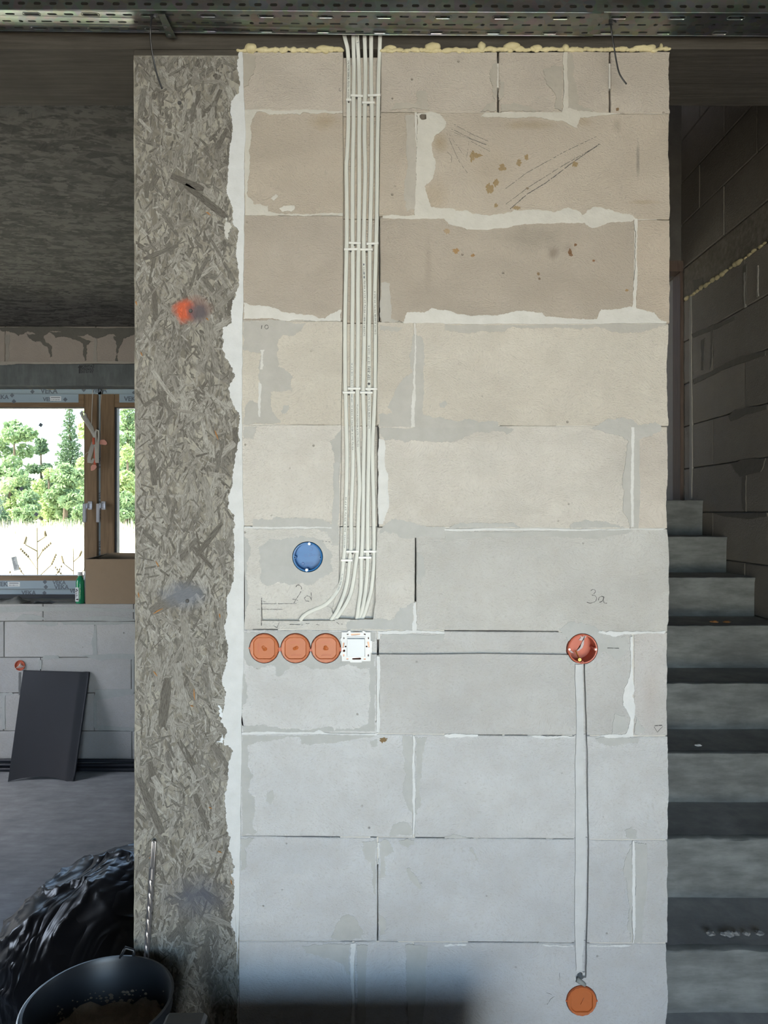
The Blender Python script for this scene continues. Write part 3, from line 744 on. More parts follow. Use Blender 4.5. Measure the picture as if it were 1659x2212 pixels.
def tree(name, px, D, top_py, w_px, mat, label, seed, n=5000, size=.16, conifer=False, base_low=0.12, group='trees beyond the field'):
    g = random.Random(seed); x = X(px, D); z0 = gz(D); zt = Z(top_py, D); h = zt - z0; w = w_px * D / F / 2
    e = empty(name, (x, D, z0)); tag(e, label, 'tree', group)
    if conifer:
        bl = []
        for k in range(26):
            t = k / 25; rr = w * (1 - t) * (1 if k % 2 else .72) + .12
            for q in range(7):
                a = q * .9 + k * 1.3; bl.append((x + math.cos(a) * rr * .6, D + math.sin(a) * rr * .6, z0 + h * (.08 + .9 * t) - .12 * rr, rr * .42 + .05, rr * .42 + .05, h * .016 + .05))
    else:
        bl = []
        for k in range(22):
            t = g.uniform(base_low, .86); a = g.uniform(0, 6.28); rr = w * (1 - .75 * max(0, t - .35)) * g.uniform(.2, .72)
            s = w * g.uniform(.28, .45) * (1.1 - .5 * t)
            bl.append((x + math.cos(a) * rr, D + math.sin(a) * rr, z0 + h * t, s, s, s * .8))
        bl.append((x, D, z0 + h * .9, w * .28, w * .28, h * .1))
    o = leaves('crown', bl, n, size, mat, seed); t_ = MB().tube([(x, D, z0 - .1), (x + .05, D, z0 + h * .5), (x, D, z0 + h * .9)], .1, 8, radii=[.16, .1, .03]).build('trunk', M['bark'])
    adopt(e, o, t_); return e
tree('broadleaf_tree', 30, 44, 905, 150, M['leaf_mid'], 'bushy mid green tree at the left edge of the window view', 11, 9000, .17)
tree('broadleaf_tree', 88, 47, 945, 90, M['leaf_dark'], 'darker tree right of the bushy tree, below the gap of sky', 12, 5000, .17)
tree('conifer_tree', 150, 50, 855, 100, M['leaf_dark'], 'tall spruce rising to the top of the left pane', 13, 8000, .13, True)
tree('broadleaf_tree', 190, 40, 880, 90, M['leaf_light'], 'yellow green tree behind the window stile', 14, 6000, .15)
tree('broadleaf_tree', 140, 34.5, 1000, 120, M['leaf_mid'], 'low round bush under the spruce', 15, 7000, .13)
tree('broadleaf_tree', 20, 37, 1030, 110, M['leaf_light'], 'low light green bush at the left edge of the window view', 16, 6000, .13)
tree('broadleaf_tree', 275, 50, 868, 110, M['leaf_mid'], 'green tree filling the right pane', 17, 9000, .16)
tree('broadleaf_tree', 275, 38, 960, 90, M['leaf_light'], 'yellow green bush in the right pane before the green tree', 18, 6000, .13)
tree('broadleaf_tree', 62, 33, 1058, 90, M['leaf_mid'], 'low green hedge bush left of the round bush', 31, 5000, .11, base_low=.02)
tree('broadleaf_tree', 105, 40, 1010, 90, M['leaf_light'], 'light green bush in the middle of the left pane', 32, 5000, .12, base_low=.02)
tree('broadleaf_tree', 185, 31.5, 1050, 70, M['leaf_mid'], 'low green bush beside the window stile', 33, 4000, .10, base_low=.02)
tree('broadleaf_tree', -10, 31.5, 1075, 100, M['leaf_dark'], 'low dark bush at the left edge of the window view', 34, 4000, .10, base_low=.02)
tree('broadleaf_tree', 272, 33, 1060, 80, M['leaf_mid'], 'low green bush at the foot of the right pane', 35, 4000, .10, base_low=.02)
tree('broadleaf_tree', -120, 44, 900, 140, M['leaf_mid'], 'green tree further left beyond the field', 19, 4000, .2)
tree('broadleaf_tree', 400, 42, 900, 140, M['leaf_mid'], 'green tree further right beyond the field', 20, 4000, .2)
g = np.random.default_rng(4); n = 16000
P = np.stack([g.uniform(X(-150, 36), X(420, 36), n), g.uniform(21, 30.5, n), np.zeros(n)], 1)
P[:, 2] = -.35 + 3.55 * (P[:, 1] - 5.12) / 114.88
hh = g.uniform(.25, .75, n) * (.5 + (P[:, 1] - 21) / 9.5); wv_ = .02 + .01 * g.random(n); ln = g.normal(0, .12, n)
V = np.stack([P + np.stack([-wv_, 0 * wv_, 0 * wv_], 1), P + np.stack([wv_, 0 * wv_, 0 * wv_], 1), P + np.stack([ln, ln * .3, hh], 1)], 1).reshape(-1, 3)
me = bpy.data.meshes.new('tall_grass'); me.from_pydata(V.tolist(), [], np.arange(3 * n).reshape(-1, 3).tolist()); me.materials.append(M['dry_grass'])
tag(link('tall_grass', me), 'tall dry grass at the far edge of the field', 'grass', kind='stuff')
n = 5000
P = np.stack([g.uniform(X(-60, 8), X(420, 8), n), g.uniform(6.5, 9, n), np.zeros(n)], 1); P[:, 2] = -.35 + 3.55 * (P[:, 1] - 5.12) / 114.88
hh = g.uniform(.2, .95, n) ** 1.5 * .9 + .25; ln = g.normal(0, .1, n); wv_ = np.full(n, .004)
V = np.stack([P + np.stack([-wv_, 0 * wv_, 0 * wv_], 1), P + np.stack([wv_, 0 * wv_, 0 * wv_], 1), P + np.stack([ln, ln * .3, hh], 1)], 1).reshape(-1, 3)
me = bpy.data.meshes.new('near_grass'); me.from_pydata(V.tolist(), [], np.arange(3 * n).reshape(-1, 3).tolist()); me.materials.append(M['dry_grass'])
tag(link('near_grass', me), 'pale dry grass just outside the window', 'grass', kind='stuff')
def weed(px, top, D, label, seed, nb=11):
    r = random.Random(seed); b = W(px, 1250, D); b.z = gz(D); t = W(px, top, D); e = empty('dry_weed', b); tag(e, label, 'weed')
    m = MB().tube([b, b.lerp(t, .5) + Vector((.01, 0, 0)), t], .009, 5, radii=[.010, .008, .004]); H = t.z - b.z
    hd = MB()
    for k in range(nb):
        q = .42 + .55 * k / nb; p = b.lerp(t, q); s = -1 if k % 2 else 1; L = (1.05 - q) * .55
        p1 = p + Vector((s * L * .7, r.uniform(-.1, .1), L * .7)); p2 = p + Vector((s * L, 0, L * 1.2))
        m.tube([p, p1, p2], .004, 4, radii=[.006, .005, .003])
        for z in range(5):
            c_ = p1.lerp(p2, z / 4) + Vector((s * .01, 0, .004)); hd.lathe([(.001, 0), (.011, .008), (.008, .02), (.001, .03)], c_, n=5)
    adopt(e, m.build('stem', M['weed']), tag(hd.build('seed_head', M['weed']), kind='stuff'))
weed(80, 1140, 7.2, 'dry branching weed standing outside the left pane', 1); weed(158, 1185, 7.6, 'smaller dry weed outside the pane near the window stile', 2, 9)
# ------------------------------------------------------------------ stairwell
SX = 1.735                                               # stair wall plane
SD = [1.43, 1.70, 1.97, 2.23, 2.50, 2.77, 3.04, 3.31, 3.58, 3.85]
SH = [.124, .304, .484, .675, .851, 1.032, 1.2145, 1.396, 1.576, 1.765]
stairs = empty('staircase', (1.2, 1.7, 0)); tag(stairs, 'grey cast concrete staircase rising behind the right edge of the block wall', 'stairs')
def step(i):
    d0, z1 = SD[i], SH[i]; z0 = 0 if i == 0 else SH[i - 1] - .12; d1 = SD[i + 1] + .05 if i < 9 else 4.5
    r = random.Random(i); nx = 40; xs = [.68 + (SX - .004 - .68) * k / nx for k in range(nx + 1)]
    prof = [(.012, 0), (.012, .2), (.010, .6), (.006, .88), (.001, .965), (.0, .99), (.004, 1.0)]
    vs = []; rows = len(prof) + 3
    lowx = [0 if i == 0 else SH[i - 1] for _ in xs]
    for k, x in enumerate(xs):
        n1 = mnoise.noise(Vector((x * 6, i * 3.1, 0))) * .004; n2 = mnoise.noise(Vector((x * 25, i * 5.1, 2))) * .003 * (2.5 if i in (2, 3) else 1)
        for q, (dy, t) in enumerate(prof):
            zl = lowx[k] - .02
            chip = abs(mnoise.noise(Vector((x * 18, i * 2.2, 7)))) * .012 * (1 if i in (2, 3) else .25) if q >= 5 else 0
            vs.append((x, d0 + dy + n1 * (1 - t) + (chip if q >= 4 else 0), zl + (z1 - zl) * t + (n2 - chip * .5 if t > .9 else 0)))
        vs.append((x, d0 + .03, z1 + n2 * .6 - .001)); vs.append((x, d1 + .02, z1 - .002)); vs.append((x, d1 + .02, lowx[k] - .02))
    n1 = rows; fs = []; mi = []
    for k in range(nx):
        for q in range(rows):
            a, b = k * n1 + q, k * n1 + (q + 1) % rows; fs.append((a, b, b + n1, a + n1)); mi.append(1 if q in (len(prof) , ) else 0)
    fs += [tuple(range(rows)), tuple(nx * n1 + q for q in range(rows))[::-1]]; mi += [0, 0]
    m = MB(); m.v = vs; m.f = fs; m.mi = mi
    o = m.build('step', [M['stair'], M['tread']], smooth=True, angle=40); adopt(stairs, o)
for i in range(10): step(i)
adopt(stairs, MB().add([(.68, 1.70, 0), (.68, 4.5, 0), (.68, 4.5, 1.60), (.68, 3.9, 1.6), (SX - .006, 1.70, 0), (SX - .006, 4.5, 0), (SX - .006, 4.5, 1.60), (SX - .006, 3.9, 1.6)], [(0, 1, 2, 3), (4, 5, 6, 7), (0, 1, 5, 4), (1, 2, 6, 5), (2, 3, 7, 6), (3, 0, 4, 7)]).build('underside', M['stair']))
# debris on the steps
def chip(px, py, i, s, mat, label, cat='chip', name='chip', sx=1.0):
    D = SD[i] + .07 if py else SD[i]; x = X(px, D); r = random.Random(int(px)); m = bmesh.new(); bmesh.ops.create_icosphere(m, subdivisions=2, radius=s)
    for v in m.verts:
        k = 1 + .5 * mnoise.noise(v.co * (1.4 / s) + Vector((px, 0, 0))); v.co *= k; v.co.x *= sx; v.co.z *= .45
    zmin = min(v.co.z for v in m.verts)
    me = bpy.data.meshes.new(name); m.to_mesh(me); m.free(); me.materials.append(mat)
    o = link(name, me); o.location = (x, D, SH[i] - zmin + .0005); tag(o, label, cat, 'debris on the stairs'); return o
chip(1543, 1, 6, .010, M['wood_chip'], 'small orange wood chip on the step under the two narrow ones', sx=1.6, name='wood_chip')
chip(1570, 1, 6, .009, M['wood_chip'], 'second small orange wood chip, right of the first on the same step', sx=1.9, name='wood_chip')
chip(1508, 1, 4, .008, M['mortar'], 'pale mortar crumb on a dark tread near the block wall', 'crumb', 'mortar_crumb', 1.4)
for q, (px, s) in enumerate(((1535, .012), (1562, .009), (1575, .014), (1590, .011), (1612, .010), (1640, .013))):
    chip(px, 1, 2, s, M['tread'], ['broken concrete lump on the lowest visible tread, nearest the wall', 'small concrete lump beside the nearest-wall lump', 'largest concrete lump in the middle of the lowest visible tread', 'concrete lump right of the largest one', 'small concrete lump towards the picture edge', 'concrete lump at the right picture edge on the lowest visible tread'][q], 'rubble', 'concrete_lump')

# stair side wall: blocks seen along the wall, with the upper slab band between
sw = MB().box(SX + .02, SX + .24, DW + .24, 5.3, 0, Z(0) + 3.0)
wall_st = struct('wall_stair', sw, M['core'])
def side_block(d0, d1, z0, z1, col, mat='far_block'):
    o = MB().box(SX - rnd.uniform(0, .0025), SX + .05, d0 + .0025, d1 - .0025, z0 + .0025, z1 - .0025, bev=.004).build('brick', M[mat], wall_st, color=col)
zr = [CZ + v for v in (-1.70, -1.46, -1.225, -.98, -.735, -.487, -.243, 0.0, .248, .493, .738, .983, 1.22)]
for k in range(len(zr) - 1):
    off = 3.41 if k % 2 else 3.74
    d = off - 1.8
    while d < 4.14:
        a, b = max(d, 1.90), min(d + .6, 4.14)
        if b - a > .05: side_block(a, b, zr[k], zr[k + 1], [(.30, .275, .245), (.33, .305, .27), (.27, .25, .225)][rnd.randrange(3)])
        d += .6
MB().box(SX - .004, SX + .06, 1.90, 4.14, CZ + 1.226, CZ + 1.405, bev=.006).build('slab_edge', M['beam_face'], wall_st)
zu = [CZ + v for v in (1.41, 1.669, 1.915, 2.16, 2.41, 2.66, 2.90, 3.1)]
for k in range(len(zu) - 1):
    d = (3.30 if k % 2 else 3.62) - 1.8
    while d < 4.6:
        a, b = max(d, 1.90), min(d + .6, 4.6)
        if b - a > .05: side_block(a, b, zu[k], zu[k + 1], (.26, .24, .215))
        d += .6
r_ = random.Random(5); fb = bmesh.new()
for q in range(46):
    d = 2.0 + 2.1 * q / 46 + r_.uniform(-.01, .01); s = r_.uniform(.009, .019)
    bmesh.ops.create_icosphere(fb, subdivisions=2, radius=s, matrix=Matrix.Translation((SX + .002, d, CZ + 1.222 + r_.uniform(-.004, .004))) @ Matrix.Diagonal((1, 1.6, .8, 1)))
me = bpy.data.meshes.new('foam_bead'); fb.to_mesh(me); fb.free(); me.materials.append(M['foam']); me.polygons.foreach_set('use_smooth', [True] * len(me.polygons)); tag(link('foam_bead', me, wall_st), kind='stuff')
sph = [0]
def spatch(pts, col, h=.003, name='mortar_smear'):
    sph[0] += 1; h += sph[0] * .00005       # pts in picture pixels, laid on the stair wall plane
    q = []
    for px, py in jag(pts, .8, 4):
        D = SX * F / (px - 829.5); q.append((D, CZ - (py - 1106) * D / F))
    n = len(q); vs = [(SX - h, d, z) for d, z in q] + [(SX + .004, d, z) for d, z in q]
    return MB().add(vs, [tuple(range(n))] + [(i, (i + 1) % n, n + (i + 1) % n, n + i) for i in range(n)]).build(name, M['mortar'], wall_st, color=col)
for pts in ([(1498, 605), (1520, 600), (1522, 625), (1500, 628)], [(1606, 575), (1614, 570), (1614, 655), (1608, 660)], [(1538, 705), (1543, 700), (1541, 760), (1536, 800)], [(1516, 735), (1524, 730), (1522, 800), (1516, 800)],
            [(1495, 722), (1545, 702), (1590, 682), (1590, 690), (1540, 714), (1498, 730)], [(1600, 770), (1655, 758), (1655, 768), (1560, 800), (1500, 830), (1500, 820), (1560, 790)],
            [(1590, 885), (1659, 875), (1659, 885), (1615, 895), (1580, 910), (1575, 900)], [(1580, 1000), (1610, 992), (1655, 990), (1645, 1020), (1600, 1030)], [(1607, 1010), (1614, 1010), (1613, 1105), (1607, 1100)],
            [(1540, 1108), (1659, 1108), (1659, 1116), (1620, 1122), (1560, 1114)]):
    spatch(pts, (.19, .175, .155), .005)
for pts in ([(1609, 590), (1612, 588), (1613, 660), (1610, 665)], [(1637, 575), (1640, 573), (1641, 640), (1637, 642)], [(1492, 640), (1495, 640), (1496, 1078), (1492, 1078)]):
    spatch(pts, (.42, .40, .36), .006, 'mortar_joint')
# end wall of the stairwell with a dark doorway and rough wooden frame
DE = 4.14
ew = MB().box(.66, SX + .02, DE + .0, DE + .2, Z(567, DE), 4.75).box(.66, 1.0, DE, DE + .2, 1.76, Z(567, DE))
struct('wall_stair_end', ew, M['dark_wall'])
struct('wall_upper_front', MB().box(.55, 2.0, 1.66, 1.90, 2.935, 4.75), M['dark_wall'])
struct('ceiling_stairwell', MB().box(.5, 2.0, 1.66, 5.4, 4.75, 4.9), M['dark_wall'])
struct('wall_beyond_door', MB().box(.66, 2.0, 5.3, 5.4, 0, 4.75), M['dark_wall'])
dfm = struct('door_1', MB().box(1.0, SX - .001, DE - .03, DE + .06, Z(590, DE), Z(567, DE) + .0), M['rough_wood'])
MB().box(X(1465, DE), X(1475, DE) - .004, DE - .03, DE + .08, 1.765, Z(590, DE), bev=.003).build('door_post', M['rough_wood'], dfm)

# ------------------------------------------------------------------ strand-marked concrete column
CX0, CX1 = X(288), X(517)
colm = empty('concrete_column', ((CX0 + CX1) / 2, DW + .12, 0)); tag(colm, 'grey concrete column with strand board texture left of the block wall', 'column')
cv = MB(); nseg = 90; lv = []; rv = []
ys_ = [120 + (2671 - 120) * k / nseg for k in range(nseg + 1)]
for k, y in enumerate(ys_):
    e = 288 + 3.5 * math.sin((y - 110) / 2100 * math.pi) + rnd.uniform(-.7, .7)
    lv.append(X(e)); rv.append(CX1)
vs = []
for k, y in enumerate(ys_):
    z = max(Z(y), 0); vs += [(lv[k], DW, z), (CX1, DW, z), (CX1, DW + .24, z), (lv[k], DW + .24, z)]
fs = [(4 * k + q, 4 * k + (q + 1) % 4, 4 * k + 4 + (q + 1) % 4, 4 * k + 4 + q) for k in range(nseg) for q in range(4)]
fs += [(0, 1, 2, 3), tuple(4 * nseg + q for q in (3, 2, 1, 0))]
cbody = cv.add(vs, fs).build('column_body', M['osb']); adopt(colm, cbody)
adopt(colm, MB().box(CX0, CX1, DW - .001, DW + .24, Z(121.5), BZ - .001, bev=.003).build('column_head', M['beam']))
# strands pressed into the face, drawn as raised and overlapping flakes
r_ = random.Random(21); sm = MB(); suv = []
def strand(cx, cy, L, w, a, h):
    n = 6; dx, dy = math.cos(a), math.sin(a); top = []; bot = []
    for k in range(n + 1):
        t = k / n - .5; e = 1 - (.5 if k in (0, n) else 0) * r_.random()
        wob = r_.uniform(-.06, .06) * w
        top.append((cx + dx * L * t - dy * (w / 2 * e + wob), cy + dy * L * t + dx * (w / 2 * e + wob)))
        bot.append((cx + dx * L * t + dy * (w / 2 * e + wob), cy + dy * L * t - dx * (w / 2 * e + wob)))
    lim = lambda x, y: (min(max(x, 291.5 + 3 * math.sin((y - 110) / 2100 * math.pi)), 516), max(y, 123))
    ring = [lim(*p) for p in top + bot[::-1]]
    if cy < 122: return
    m_ = len(ring); vv = [W(x, y) for x, y in ring]
    tp = [Vector((v.x, DW - h, v.z)) for v in vv]; bt2 = [Vector((v.x, DW + .0005, v.z)) for v in vv]
    suv.append((cx, cy, a, L)); sm.add(tp + bt2, [tuple(range(m_))] + [(i, (i + 1) % m_, m_ + (i + 1) % m_, m_ + i) for i in range(m_)])
for q in range(7500):
    cy = r_.uniform(124, 2260); cx = r_.uniform(294, 514)
    big = r_.random() < .07
    L = r_.uniform(40, 90) if big else r_.uniform(8, 38); w = r_.uniform(6, 14) if big else r_.uniform(1.2, 5)
    if cy < 620: L *= .7
    strand(cx, cy, L, w, math.pi / 2 + r_.gauss(0, .62), r_.uniform(.0002, .0011))
for (x0, y0, x1, y1, w) in ((325, 1322, 430, 1268, 22), (395, 1325, 412, 1432, 16), (380, 1432, 400, 1540, 20), (362, 1465, 350, 1570, 20), (310, 560, 385, 530, 9), (400, 400, 490, 470, 14), (370, 380, 440, 410, 14),
                            (420, 620, 470, 800, 12), (440, 1975, 505, 2000, 12), (330, 800, 380, 870, 9), (425, 1200, 480, 1130, 12), (300, 1680, 350, 1800, 16), (440, 1030, 460, 1130, 14), (470, 1800, 500, 1740, 8)):
    strand((x0 + x1) / 2, (y0 + y1) / 2, math.hypot(x1 - x0, y1 - y0), w, math.atan2(y1 - y0, x1 - x0), .0014)
so = sm.build('strand_print', M['strand'], fix=False)
uvl = so.data.uv_layers.new(name='UVMap'); nv_ = len(so.data.vertices)
ids = np.array([k for k, _ in enumerate(suv) for _ in range(28)]); par = np.array(suv)[ids]
co = np.array(sm.v); px_ = co[:, 0] * S + 829.5; py_ = 1106 - (co[:, 2] - CZ) * S
du, dv = px_ - par[:, 0], py_ - par[:, 1]; uu = (du * np.cos(par[:, 2]) + dv * np.sin(par[:, 2])) / S; vv_ = (-du * np.sin(par[:, 2]) + dv * np.cos(par[:, 2])) / S
li = np.empty(len(so.data.loops), dtype=np.int32); so.data.loops.foreach_get('vertex_index', li)
uvl.data.foreach_set('uv', np.stack([uu[li], vv_[li]], 1).astype(np.float32).ravel()); so['kind'] = 'stuff'; adopt(colm, so)
# torn orange wood fibres left in the face
fm = MB()
for (px, py, a, L) in ((450, 462, .6, 12), (340, 1218, 1.1, 14), (342, 1320, -.5, 24), (420, 1500, 1.5, 24), (336, 1455, .9, 14), (306, 765, 1.2, 10), (475, 1330, 1.4, 10), (468, 940, 1.2, 22), (300, 1285, 1.4, 12), (475, 1840, .4, 10), (330, 1850, -.4, 16), (455, 1745, .5, 8), (415, 1525, .3, 8), (295, 655, 1.3, 10), (448, 690, .8, 8), (500, 1905, 1.3, 12)):
    c = W(px, py); dx, dz = math.cos(a) * L / 2 / S, -math.sin(a) * L / 2 / S
    fm.tube([(c.x - dx, DW - .0012, c.z - dz), (c.x, DW - .0026, c.z + .001), (c.x + dx, DW - .0012, c.z + dz)], .0013, 5, radii=[.0006, .0019, .0005])
fo = fm.build('wood_fibre', M['wood_chip']); fo['kind'] = 'stuff'; adopt(colm, fo)
nm = MB()
for px, py in ((405, 1298), (388, 223), (412, 672)):
    nm.lathe([(.0005, -.004), (.0035, -.004), (.0045, -.002), (.0045, .001)], W(px, py), 'y', 14, caps=False)
adopt(colm, nm.build('nail_head', M['graphite']))

# ------------------------------------------------------------------ the block wall
bounds = [(112, 112), (239, 245), (464, 474), (692, 699), (917, 921), (1137, 1142), (1360, 1366), (1583, 1590), (1806, 1815), (2033, 2038), (2258, 2262), (2482, 2484), (2671, 2671)]
def by(i, x): a, b = bounds[i]; return a + (b - a) * (x - 520) / 920
C1 = (.56, .50, .43); C2 = (.52, .455, .375); C3 = (.465, .41, .345); C4 = (.62, .575, .50); C5 = (.66, .625, .57); C6 = (.66, .64, .60); C7 = (.66, .66, .655); C8 = (.62, .625, .63); C9 = (.585, .595, .61)  # last two tones: light falloff over the lower rows put into the block colour
rows = [[(517, 1074, C1), (1078, 1218, C1), (1222, 1316, C1), (1319, 1447, C1)],
        [(519, 896, C2), (901, 1445.5, C2)],
        [(521, 818, C3), (821, 1370, C3), (1373, 1446, (.52, .45, .37))],
        [(521, 567, C4), (570, 894, C4), (898, 1443.5, C4)],
        [(521, 815, C5), (818, 1364, C5), (1368, 1441, (.60, .55, .49))],
        [(521, 896.3, C6), (898.8, 1441, (.565, .555, .53))],
        [(521, 814, C7), (818, 1364, (.56, .555, .545)), (1369, 1441, (.60, .58, .565))],
        [(519, 892, C8), (895, 1441.5, C8)],
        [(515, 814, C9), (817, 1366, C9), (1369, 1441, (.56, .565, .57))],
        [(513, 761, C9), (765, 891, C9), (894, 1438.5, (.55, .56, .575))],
        [(513, 640, C7), (643, 1195, C7), (1198, 1438, C7)],
        [(513, 815, C7), (818, 1438, C7)]]
wallb = MB().box(X(519), X(1436), DW + .062, DW + .236, 0, Z(114))
wall_front = wallb.build('wall_front', M['core']); wall_front['kind'] = 'structure'
def prism(pts, d_front, d_back, name='cut'):
    n = len(pts); vs = []
    for dd in (d_front, d_back):
        for x, y in pts: v = W(x, y); vs.append(Vector((v.x, DW + dd, v.z)))
    return MB().add(vs, [tuple(range(n)), tuple(range(n, 2 * n))[::-1]] + [(i, (i + 1) % n, n + (i + 1) % n, n + i) for i in range(n)]).build(name, M['core'])
def wedge(pts_top, pts_bot, d_top, d_bot):
    """cutter whose floor slopes from pts_top side (depth d_top) to pts_bot side (depth d_bot)"""
    ring = pts_top + pts_bot[::-1]; n = len(ring); nt = len(pts_top); vs = []
    for x, y in ring: v = W(x, y); vs.append(Vector((v.x, DW - .01, v.z)))
    for i, (x, y) in enumerate(ring): v = W(x, y); vs.append(Vector((v.x, DW + (d_top if i < nt else d_bot), v.z)))
    fs = [tuple(range(n))] + [(i, (i + 1) % n, n + (i + 1) % n, n + i) for i in range(n)]
    for i in range(nt - 1):
        a, b_, c_, d_ = i, i + 1, n - 2 - i, n - 1 - i; fs.append((n + a, n + b_, n + c_, n + d_))
    return MB().add(vs, fs).build('cut', M['core'])
def disc(px, py, r, depth, n=40, wob=0.0, ry=None):
    rr = random.Random(int(px)); return prism([(px + r * (1 + rr.uniform(-wob, wob)) * math.cos(2 * math.pi * k / n), py + (ry or r) * (1 + rr.uniform(-wob, wob)) * math.sin(2 * math.pi * k / n)) for k in range(n)], -.01, depth)
cutters = []
# cable chase
cutters.append(prism(jag([(741, 100), (824, 100), (823, 250), (820.5, 400), (818, 560), (816, 700), (815, 900), (815, 1150), (812.5, 1200), (811.5, 1300), (806, 1338), (760, 1339), (722, 1338), (716, 1318), (724, 1290), (731, 1262), (733, 1180), (735.5, 1060), (736.5, 900), (739.5, 700), (741, 400)], .45, 9), -.01, .021))
cutters.append(wedge([(566, 1304), (640, 1303), (690, 1300), (716, 1296)], [(566, 1341), (640, 1341.5), (690, 1341), (724, 1341)], .0005, .013))
cutters.append(wedge([(693, 1303), (700, 1296), (716, 1278), (734, 1254)], [(745, 1330), (745, 1320), (745, 1305), (745, 1270)], .001, .020))
# groove to the switch box on the right
cutters.append(wedge(jag([(803, 1386), (900, 1384), (1050, 1386), (1232, 1385)], .8, 12, False), jag([(803, 1412), (900, 1413), (1050, 1411), (1232, 1413)], .5, 12, False)[:], .001, .006) if False else
               wedge([(803, 1386), (900, 1384), (1050, 1385), (1232, 1384)], [(803, 1412), (900, 1412.5), (1050, 1411), (1232, 1413)], .0025, .0105))
cutters.append(prism([(803, 1405), (900, 1406), (1050, 1404.5), (1235, 1408), (1235, 1415), (1050, 1412.5), (900, 1414), (803, 1413.5)], -.01, .011))
# vertical groove below the open red box
cutters.append(prism(jag([(1240, 1430), (1263, 1430), (1268, 1600), (1270, 1730), (1272, 1830), (1270, 1960), (1267, 2050), (1266, 2112), (1244, 2115), (1241, 2080), (1239, 1960), (1240, 1800), (1242, 1600)], .7, 8), -.01, .008))
cutters.append(prism([(1259, 1435), (1263.5, 1435), (1268.5, 1600), (1270.5, 1730), (1272.5, 1830), (1270.5, 1960), (1267.5, 2050), (1266.5, 2105), (1260.5, 2105), (1261, 2050), (1263.5, 1960), (1265.5, 1830), (1263.5, 1730), (1261, 1600)], -.01, .0115))
# boxes
BOX = {'lid1': (571, 1400, 31.5), 'lid2': (638.5, 1400, 31.5), 'lid3': (704, 1400, 31.5), 'sw': (770, 1396, 31.0), 'blue': (664.5, 1203, 32.0), 'red': (1258, 1401.5, 32.2), 'low': (1256, 2161, 32.0)}
for k_, (px, py, r) in BOX.items(): cutters.append(disc(px, py, r + 1.3, .0475))
cutters.append(disc(914, 253, 8, .05, 9, .18, 7))        # broken hole in the mortar
cutters.append(disc(1255, 2110, 6.0, .03, 10, .15, 5))
dgc = bpy.context
def cut(o, cs):
    bb = [o.matrix_world @ Vector(c) for c in o.bound_box]; x0 = min(v.x for v in bb); x1 = max(v.x for v in bb); z0 = min(v.z for v in bb); z1 = max(v.z for v in bb)
    hit = False
    for c in cs:
        cb = [Vector(q) for q in c.bound_box]
        if min(v.x for v in cb) < x1 and max(v.x for v in cb) > x0 and min(v.z for v in cb) < z1 and max(v.z for v in cb) > z0:
            md = o.modifiers.new('b', 'BOOLEAN'); md.operation = 'DIFFERENCE'; md.solver = 'EXACT'; md.object = c; hit = True
    if hit: pending.append(o)
pending = []
def brick(x0, x1, i, col):
    tl, tr, br, bl = (x0, by(i, x0) + .8), (x1, by(i, x1) + .8), (x1, by(i + 1, x1) - .8), (x0, by(i + 1, x0) - .8)
    if x1 > 1430:                                        # free edge of the wall: chipped
        right = jag([tr, br], 2.0, 5, False, seed=i)
        ring = jag([tl, tr], .5, 9, False) [:-1] + right[:-1] + jag([br, bl], .6, 9, False)[:-1] + jag([bl, tl], .5, 9, False)[:-1]
    else: ring = jag([tl, tr, br, bl], .55, 9, seed=i)
    n = len(ring); cx = sum(p[0] for p in ring) / n; cy = sum(p[1] for p in ring) / n
    def inset(p, k): return (p[0] + (k if p[0] < cx - (x1 - x0) * .48 else -k if p[0] > cx + (x1 - x0) * .48 else 0), p[1] + (k if p[1] < cy - 95 else -k if p[1] > cy + 95 or (i == 0 and p[1] > cy + 50) else 0))
    off = rnd.uniform(-.0006, .0006); vs = []
    for p in ring: q = inset(p, 1.6); v = W(*q); vs.append((v.x, DW + off, v.z))
    for p in ring: v = W(*p); vs.append((v.x, DW + .0018 + off, v.z))
    for p in ring: v = W(*p); vs.append((v.x, DW + .24, v.z))
    fs = [tuple(range(n))[::-1]] + [(j * n + k, j * n + (k + 1) % n, (j + 1) * n + (k + 1) % n, (j + 1) * n + k) for j in (0, 1) for k in range(n)] + [tuple(2 * n + k for k in range(n))]
    o = MB().add(vs, fs).build('brick', M['block'], wall_front, color=col)
    cut(o, cutters)
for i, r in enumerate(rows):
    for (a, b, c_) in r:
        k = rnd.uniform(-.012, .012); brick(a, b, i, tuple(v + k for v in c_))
bpy.context.view_layer.update()
cut(wall_front, cutters)

# recessed joint mortar (left out where the photograph shows open cracks)
JC = (.60, .575, .53)
def strip(x0, y0, x1, y1, w, d=.0022, col=JC, name='mortar_joint'):
    if abs(x1 - x0) > abs(y1 - y0): pts = [(x0, y0 - w / 2), (x1, y1 - w / 2), (x1, y1 + w / 2), (x0, y0 + w / 2)]
    else: pts = [(x0 - w / 2, y0), (x0 + w / 2, y0), (x1 + w / 2, y1), (x1 - w / 2, y1)]
    o = prism(pts, d, .05, name); o.data.materials.clear(); o.data.materials.append(M['mortar']); o.parent = wall_front; o.color = (*col, 1); return o
crack = {1: [(554, 580), (661, 673), (826, 905), (1076, 1084), (1340, 1362)], 2: [(1420, 1445)], 4: [(619, 736), (1080, 1200), (1420, 1441)], 5: [(520, 545)], 6: [(960, 1207), (545, 600)], 7: [(1032, 1085), (1090, 1140), (1170, 1215), (672, 705)], 8: [(554, 735), (800, 815), (1032, 1180), (897, 985), (1195, 1240)], 9: [(735, 812), (1011, 1165), (820, 860)]}
